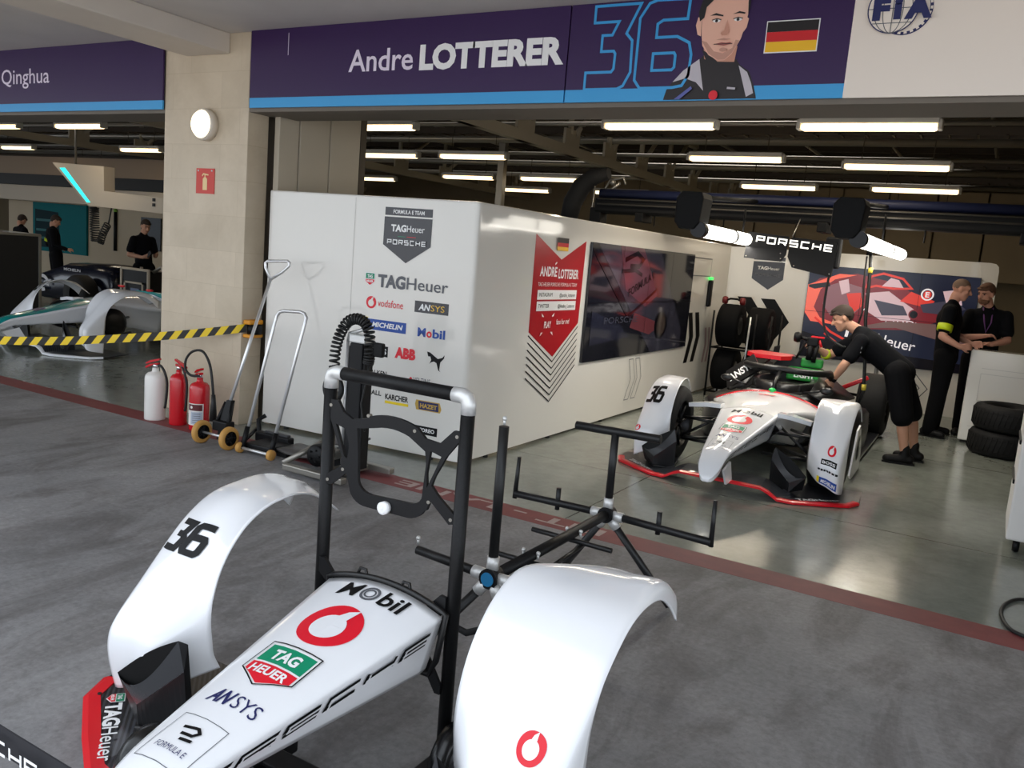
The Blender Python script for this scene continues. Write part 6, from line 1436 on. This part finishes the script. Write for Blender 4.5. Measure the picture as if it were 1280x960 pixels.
J = dict(head=L_(-17.88, 11.0, 1.55), face=((.5, .8, -.5), (.1, 0, 1)), neck=L_(-17.92, 10.97, 1.42), chest=L_(-17.92, 10.98, 1.24), pelvis=L_(-17.85, 11.0, .86),
         sh=[L_(-17.74, 10.86, 1.33), L_(-18.08, 11.0, 1.33)], el=[L_(-17.66, 10.84, 1.05), L_(-18.18, 11.02, 1.05)], wr=[L_(-17.5, 11.02, .98), L_(-18.02, 11.2, .98)],
         hand=[((.5, .8, 0), (-.5, .3, -.6)), ((.5, .8, 0), (.5, -.3, -.6))], hip=[L_(-17.76, 10.96, .83), L_(-17.95, 11.04, .83)], kn=[L_(-17.72, 10.98, .46), L_(-17.97, 11.08, .46)], an=[L_(-17.72, 10.94, .09), L_(-17.98, 11.04, .09)], toe=[L_(-17.62, 11.1, 0), L_(-17.9, 11.22, 0)])
person('person in dark jacket and shorts with back turned before the teal screen', tuple(o), J, shorts=True, sleeves='long', band=(1, .55, .75), detail=False)
o = Vector((-19.0, 11.0, 0))
J = dict(head=L_(-19.05, 10.95, 1.50), face=((-.3, .9, -.6), (0, .3, 1)), neck=L_(-19.0, 10.9, 1.38), chest=L_(-18.98, 10.92, 1.2), pelvis=L_(-18.95, 11.0, .84),
         sh=[L_(-18.82, 10.88, 1.29), L_(-19.16, 10.9, 1.29)], el=[L_(-18.76, 10.9, 1.02), L_(-19.25, 10.95, 1.02)], wr=[L_(-18.86, 11.15, 1.0), L_(-19.2, 11.2, 1.0)],
         hand=[((-.2, .9, 0), (-.6, .1, -.5)), ((.2, .9, 0), (.6, .1, -.5))], hip=[L_(-18.86, 11.0, .81), L_(-19.05, 11.0, .81)], kn=[L_(-18.85, 11.04, .45), L_(-19.06, 11.04, .45)], an=[L_(-18.85, 11.0, .09), L_(-19.06, 11.0, .09)], toe=[L_(-18.84, 11.2, 0), L_(-19.08, 11.2, 0)])
person('person in dark jacket with neon armband bending beside the black flight case', tuple(o), J, sleeves='long', band=(0, .5, .75), detail=False)
# ------------------------------------------------------------------ neighbouring garage on the left
CW = mat('warm_white_board', (186, 174, 156), .6)
T = thing('gantry_board', 'white overhead board with a slanted cyan light strip in the left garage', 'gantry', (-13.0, 9.05, 1.85))
pts = [(-14.72, 2.59), (-13.27, 2.55), (-13.26, 2.15), (-10.9, 2.05), (-10.9, 1.83), (-13.69, 1.89)]
mb = MB(); mb.prism(pts, (9.0, 9.2), lambda u, v, w: (u, w, v)); mb.build('board', CW, T, world=True)
CYL = mat('cyan_light_strip', (20, 216, 214), .4, emit=.9)
g = Gfx(); g.poly([(-14.50, 2.50), (-14.34, 2.505), (-13.62, 1.945), (-13.72, 1.94)], CYL); g.build('light_strip', plane_fn((0, 9.0, 0), (1, 0, 0), (0, 0, 1), (0, -1, 0)), T, world=True)
g = Gfx(); g.poly([(-14.70, 2.585), (-14.20, 2.575), (-13.40, 1.885), (-13.68, 1.892)], mat('pale_pink_edge', (226, 210, 206), .5)); g.build('edge_panel', plane_fn((0, 9.003, 0), (1, 0, 0), (0, 0, 1), (0, -1, 0)), T, world=True)
for z in (1.95, 2.03): MB().box((-12.0, 8.985, z), (-11.94, 9.0, z+.05)).build('socket', INK, T, world=True)
mb = MB(); mb.tube([(-14.2, 9.1, 2.5), (-14.2, 9.1, 4.15)], .02, 8); mb.tube([(-11.4, 9.1, 2.05), (-11.4, 9.1, 4.15)], .02, 8); mb.build('hanger', GALV, T, world=True)
T = thing('ceiling_bulkhead', 'long pale overhead beam at the rear of the left garage', 'beam', (-18.5, 12.4, 1.95))
MB().box((-24, 12.3, 1.98), (-13.2, 12.5, 2.35), bev=.01).build('beam', CW, T, world=True); MB().box((-24, 12.35, 2.36), (-13.2, 12.5, 2.62)).build('dark_strip', INK, T, world=True)
MB().box((-24, 12.4, 2.62), (-13.2, 12.9, 3.05)).build('upper_panel', mat('brown_board', (150, 128, 104), .6), T, world=True); MB().tube([(-15, 12.45, 3.0), (-15, 12.45, 4.15)], .03, 8).build('hanger', GALV, T, world=True)
T = thing('teal_screen', 'teal picture screen on the rear wall of the left garage', 'screen', (-20.9, 12.98, .8))
MB().box((-22.0, 12.94, .75), (-19.75, 12.995, 1.97)).build('panel', mat('teal_screen_face', (14, 100, 104), .7, spec=.15), T, world=True)
g = Gfx(); g.poly([(-21.9, .85), (-20.8, .85), (-20.9, 1.75), (-21.9, 1.8)], mat('screen_dark_teal', (10, 40, 46), .7, spec=.15))
for z in (1.5, 1.25, 1.05): g.rect(-21.85, z, -21.2, z+.06, mat('screen_dull_teal', (60, 104, 106), .7, spec=.15))
g.build('displayed_picture', plane_fn((0, 12.94, 0), (1, 0, 0), (0, 0, 1), (0, -1, 0)), T, world=True)
T = thing('flight_case', 'tall black flight case with aluminium edges at the left picture edge', 'case', (-13.42, 7.35, 0))
MB().box((-.5, -.35, .10), (.5, .35, 1.36), bev=.01).build('body', mat('black_case_board', (22, 22, 24), .45), T)
mb = MB()
for x in (-.5, .5):
    for y in (-.35, .35): mb.box((x-.02, y-.02, .10), (x+.02, y+.02, 1.37), bev=.004)
for z in (.10, 1.36):
    for y in (-.35, .35): mb.box((-.5, y-.02, z-.02), (.5, y+.02, z+.02), bev=.004)
    for x in (-.5, .5): mb.box((x-.02, -.35, z-.02), (x+.02, .35, z+.02), bev=.004)
mb.build('edge_trim', GALV, T)
mb = MB(); mb.box((.28, -.368, .66), (.48, -.35, .76), bev=.005); mb.box((.36, -.37, 1.12), (.50, -.35, 1.24), bev=.005); mb.build('latch', GALV, T)
for x in (-.4, .4):
    for y in (-.25, .25): MB().lathe([(0, -.02), (.045, -.02), (.05, 0), (.045, .02), (0, .02)], c=(x, y, .05), axis='Y', n=18).build('castor', INK, T)
# dark engine cover and equipment trolley
T = thing('race_car', 'dark race car body with pale round emblem behind the teal car', 'racing car', (-15.4, 10.0, 0))
mb = MB(); rows = []
for x, zb, zt, w in ((-2.0, .12, .30, .35), (-1.4, .10, .42, .5), (-.6, .10, .60, .55), (.2, .10, .84, .55), (1.0, .10, .88, .5), (1.5, .15, .84, .45), (1.55, .2, .6, .40)):
    r = []
    for k in range(16): a = 2*PI*k/16; c, s = math.cos(a), math.sin(a); r.append((x, math.copysign(abs(c)**.5, c)*w, (zb+zt)/2+math.copysign(abs(s)**.5, s)*(zt-zb)/2))
    rows.append(r)
mb.grid(rows, closed_u=True); mb.add(rows[0], [tuple(range(16))]); mb.add(rows[-1], [tuple(range(16))]); mb.build('engine_cover', mat('navy_black_paint', (20, 24, 40), .25, coat=.3), T)
for y in (-.62, .62):
    make_wheel(T, 0, 0, 0, .01, .01) if False else None
for x in (-1.5, 1.1):
    for y in (-.5, .5): MB().lathe([(.15, -.13), (.30, -.15), (.335, -.1), (.335, .1), (.30, .15), (.15, .13)], c=(x, y*1.45, .335), axis='Y', n=28).build('tyre', RUB, T)
PALE = mat('pale_grey_print', (190, 190, 192), .5); pf = plane_fn((0, -.60, 0), (1, 0, 0), (0, 0, 1), (0, -1, 0))
g = Gfx(); g.line([(-.30+.19*math.cos(a), .42+.13*math.sin(a)) for a in [rad(d) for d in range(-20, 301, 16)]], .065, PALE); g.build('round_emblem', pf, T)
g = Gfx(); g.text('MICHELIN', .35, .70, .5, .05, PALE, .02); g.build('lettering', plane_fn((0, -.575, 0), (1, 0, 0), (0, 0, 1), (0, -1, 0)), T)
T = thing('equipment_trolley', 'black equipment trolley with white frame behind the teal car', 'trolley', (-12.7, 9.2, 0))
mb = MB()
for x in (-.35, .35): mb.box((x-.02, -.02, .05), (x+.02, .02, .92), bev=.005); mb.box((x-.02, .36, .05), (x+.02, .40, .92), bev=.005)
mb.box((-.35, -.02, .88), (.35, .02, .92), bev=.005); mb.box((-.25, -.035, .66), (.25, -.02, .69)); mb.box((-.25, -.035, .3), (-.22, -.02, .69)); mb.box((.22, -.035, .3), (.25, -.02, .69)); mb.build('frame', CW, T)
MB().box((-.33, 0, .05), (.33, .38, .88)).build('body', INK, T); MB().box((-.1, -.01, .40), (.12, 0, .58)).build('display', mat('dim_blue_display', (40, 66, 110), .3), T)
mb = MB(); mb.tube([(.35, .1, .88), (.55, .1, .98), (.72, .1, .80), (.78, .1, .55)], .03, 10); mb.build('cable_arm', GALV, T)
mb = MB(); mb.tube(coil([(-13.67, 9.1, 1.87), (-13.66, 9.1, 1.6), (-13.62, 9.1, 1.30)], .07, 16, .01), .011, 6); mb.tube(coil([(-13.30, 9.1, 1.6), (-13.42, 9.1, 1.45), (-13.50, 9.1, 1.28)], .055, 9, .01), .011, 6); mb.tube([(-13.28, 9.1, 1.6), (-13.2, 9.1, 1.88)], .012, 6)
T = thing('coiled_cable', 'black coiled cables hanging from the white board in the left garage', 'cable', (-13.5, 9.1, 1.3)); mb.build('coil', HOSE, T, world=True)
T = thing('wall_rail', 'thin black upright rail on the rear wall of the left garage', 'rail', (-18.66, 12.97, .95)); MB().tube([(0, 0, 0), (0, 0, .95)], .04, 8).build('rail', INK, T); MB().ball((0, 0, .95), .05, 8, 6).build('green_tip', mat('green_tip', (120, 170, 60), .5), T)
T = thing('wall_poster', 'dark small poster on the rear wall behind the man with the phone', 'poster', (-17.35, 12.96, 1.05)); MB().box((-.35, 0, .0), (.35, .03, .75)).build('sheet', mat('dark_poster', (44, 52, 60), .5), T)
# ------------------------------------------------------------------ daylight and camera
W = bpy.data.worlds.new('pit_lane_sky'); SC.world = W; W.use_nodes = True
nt = W.node_tree; bg = nt.nodes['Background']
sky = nt.nodes.new('ShaderNodeTexSky'); sky.sky_type = 'HOSEK_WILKIE'; sky.sun_direction = Vector((.35, -.25, .9)).normalized(); sky.turbidity = 3.5; sky.ground_albedo = .4
mx = nt.nodes.new('ShaderNodeMixRGB'); mx.inputs['Fac'].default_value = .55; mx.inputs['Color2'].default_value = (.9, .95, 1.0, 1)
nt.links.new(sky.outputs['Color'], mx.inputs['Color1']); nt.links.new(mx.outputs['Color'], bg.inputs['Color']); bg.inputs['Strength'].default_value = 2.3
S = bpy.data.lights.new('sun', 'SUN'); S.energy = 14.0; S.angle = rad(1.0); S.color = (1, .95, .88)
so = bpy.data.objects.new('sun', S); COL.objects.link(so); so.rotation_euler = Vector((.15, .50, .8)).to_track_quat('Z', 'Y').to_euler()
cam = bpy.data.cameras.new('camera'); co = bpy.data.objects.new('camera', cam); COL.objects.link(co); SC.camera = co
yaw, pitch, roll = -.518447, .153598, -.083335
f = Vector((math.sin(yaw)*math.cos(pitch), math.cos(yaw)*math.cos(pitch), -math.sin(pitch)))
r0 = Vector((math.cos(yaw), -math.sin(yaw), 0)); d0 = f.cross(r0)
r = r0*math.cos(roll)+d0*math.sin(roll); d = d0*math.cos(roll)-r0*math.sin(roll)
M = Matrix.Identity(4)
for i in range(3): M[i][0] = r[i]; M[i][1] = -d[i]; M[i][2] = -f[i]
M.translation = Vector((0, 0, 1.7)); co.matrix_world = M
cam.sensor_width = 36; cam.lens = 1059.26/1280*36; cam.clip_start = .05; cam.clip_end = 200
SC.view_settings.view_transform = 'Standard'; SC.view_settings.look = 'None'; SC.view_settings.gamma = 1; SC.view_settings.use_curve_mapping = False
SC.view_settings.exposure = 0.52
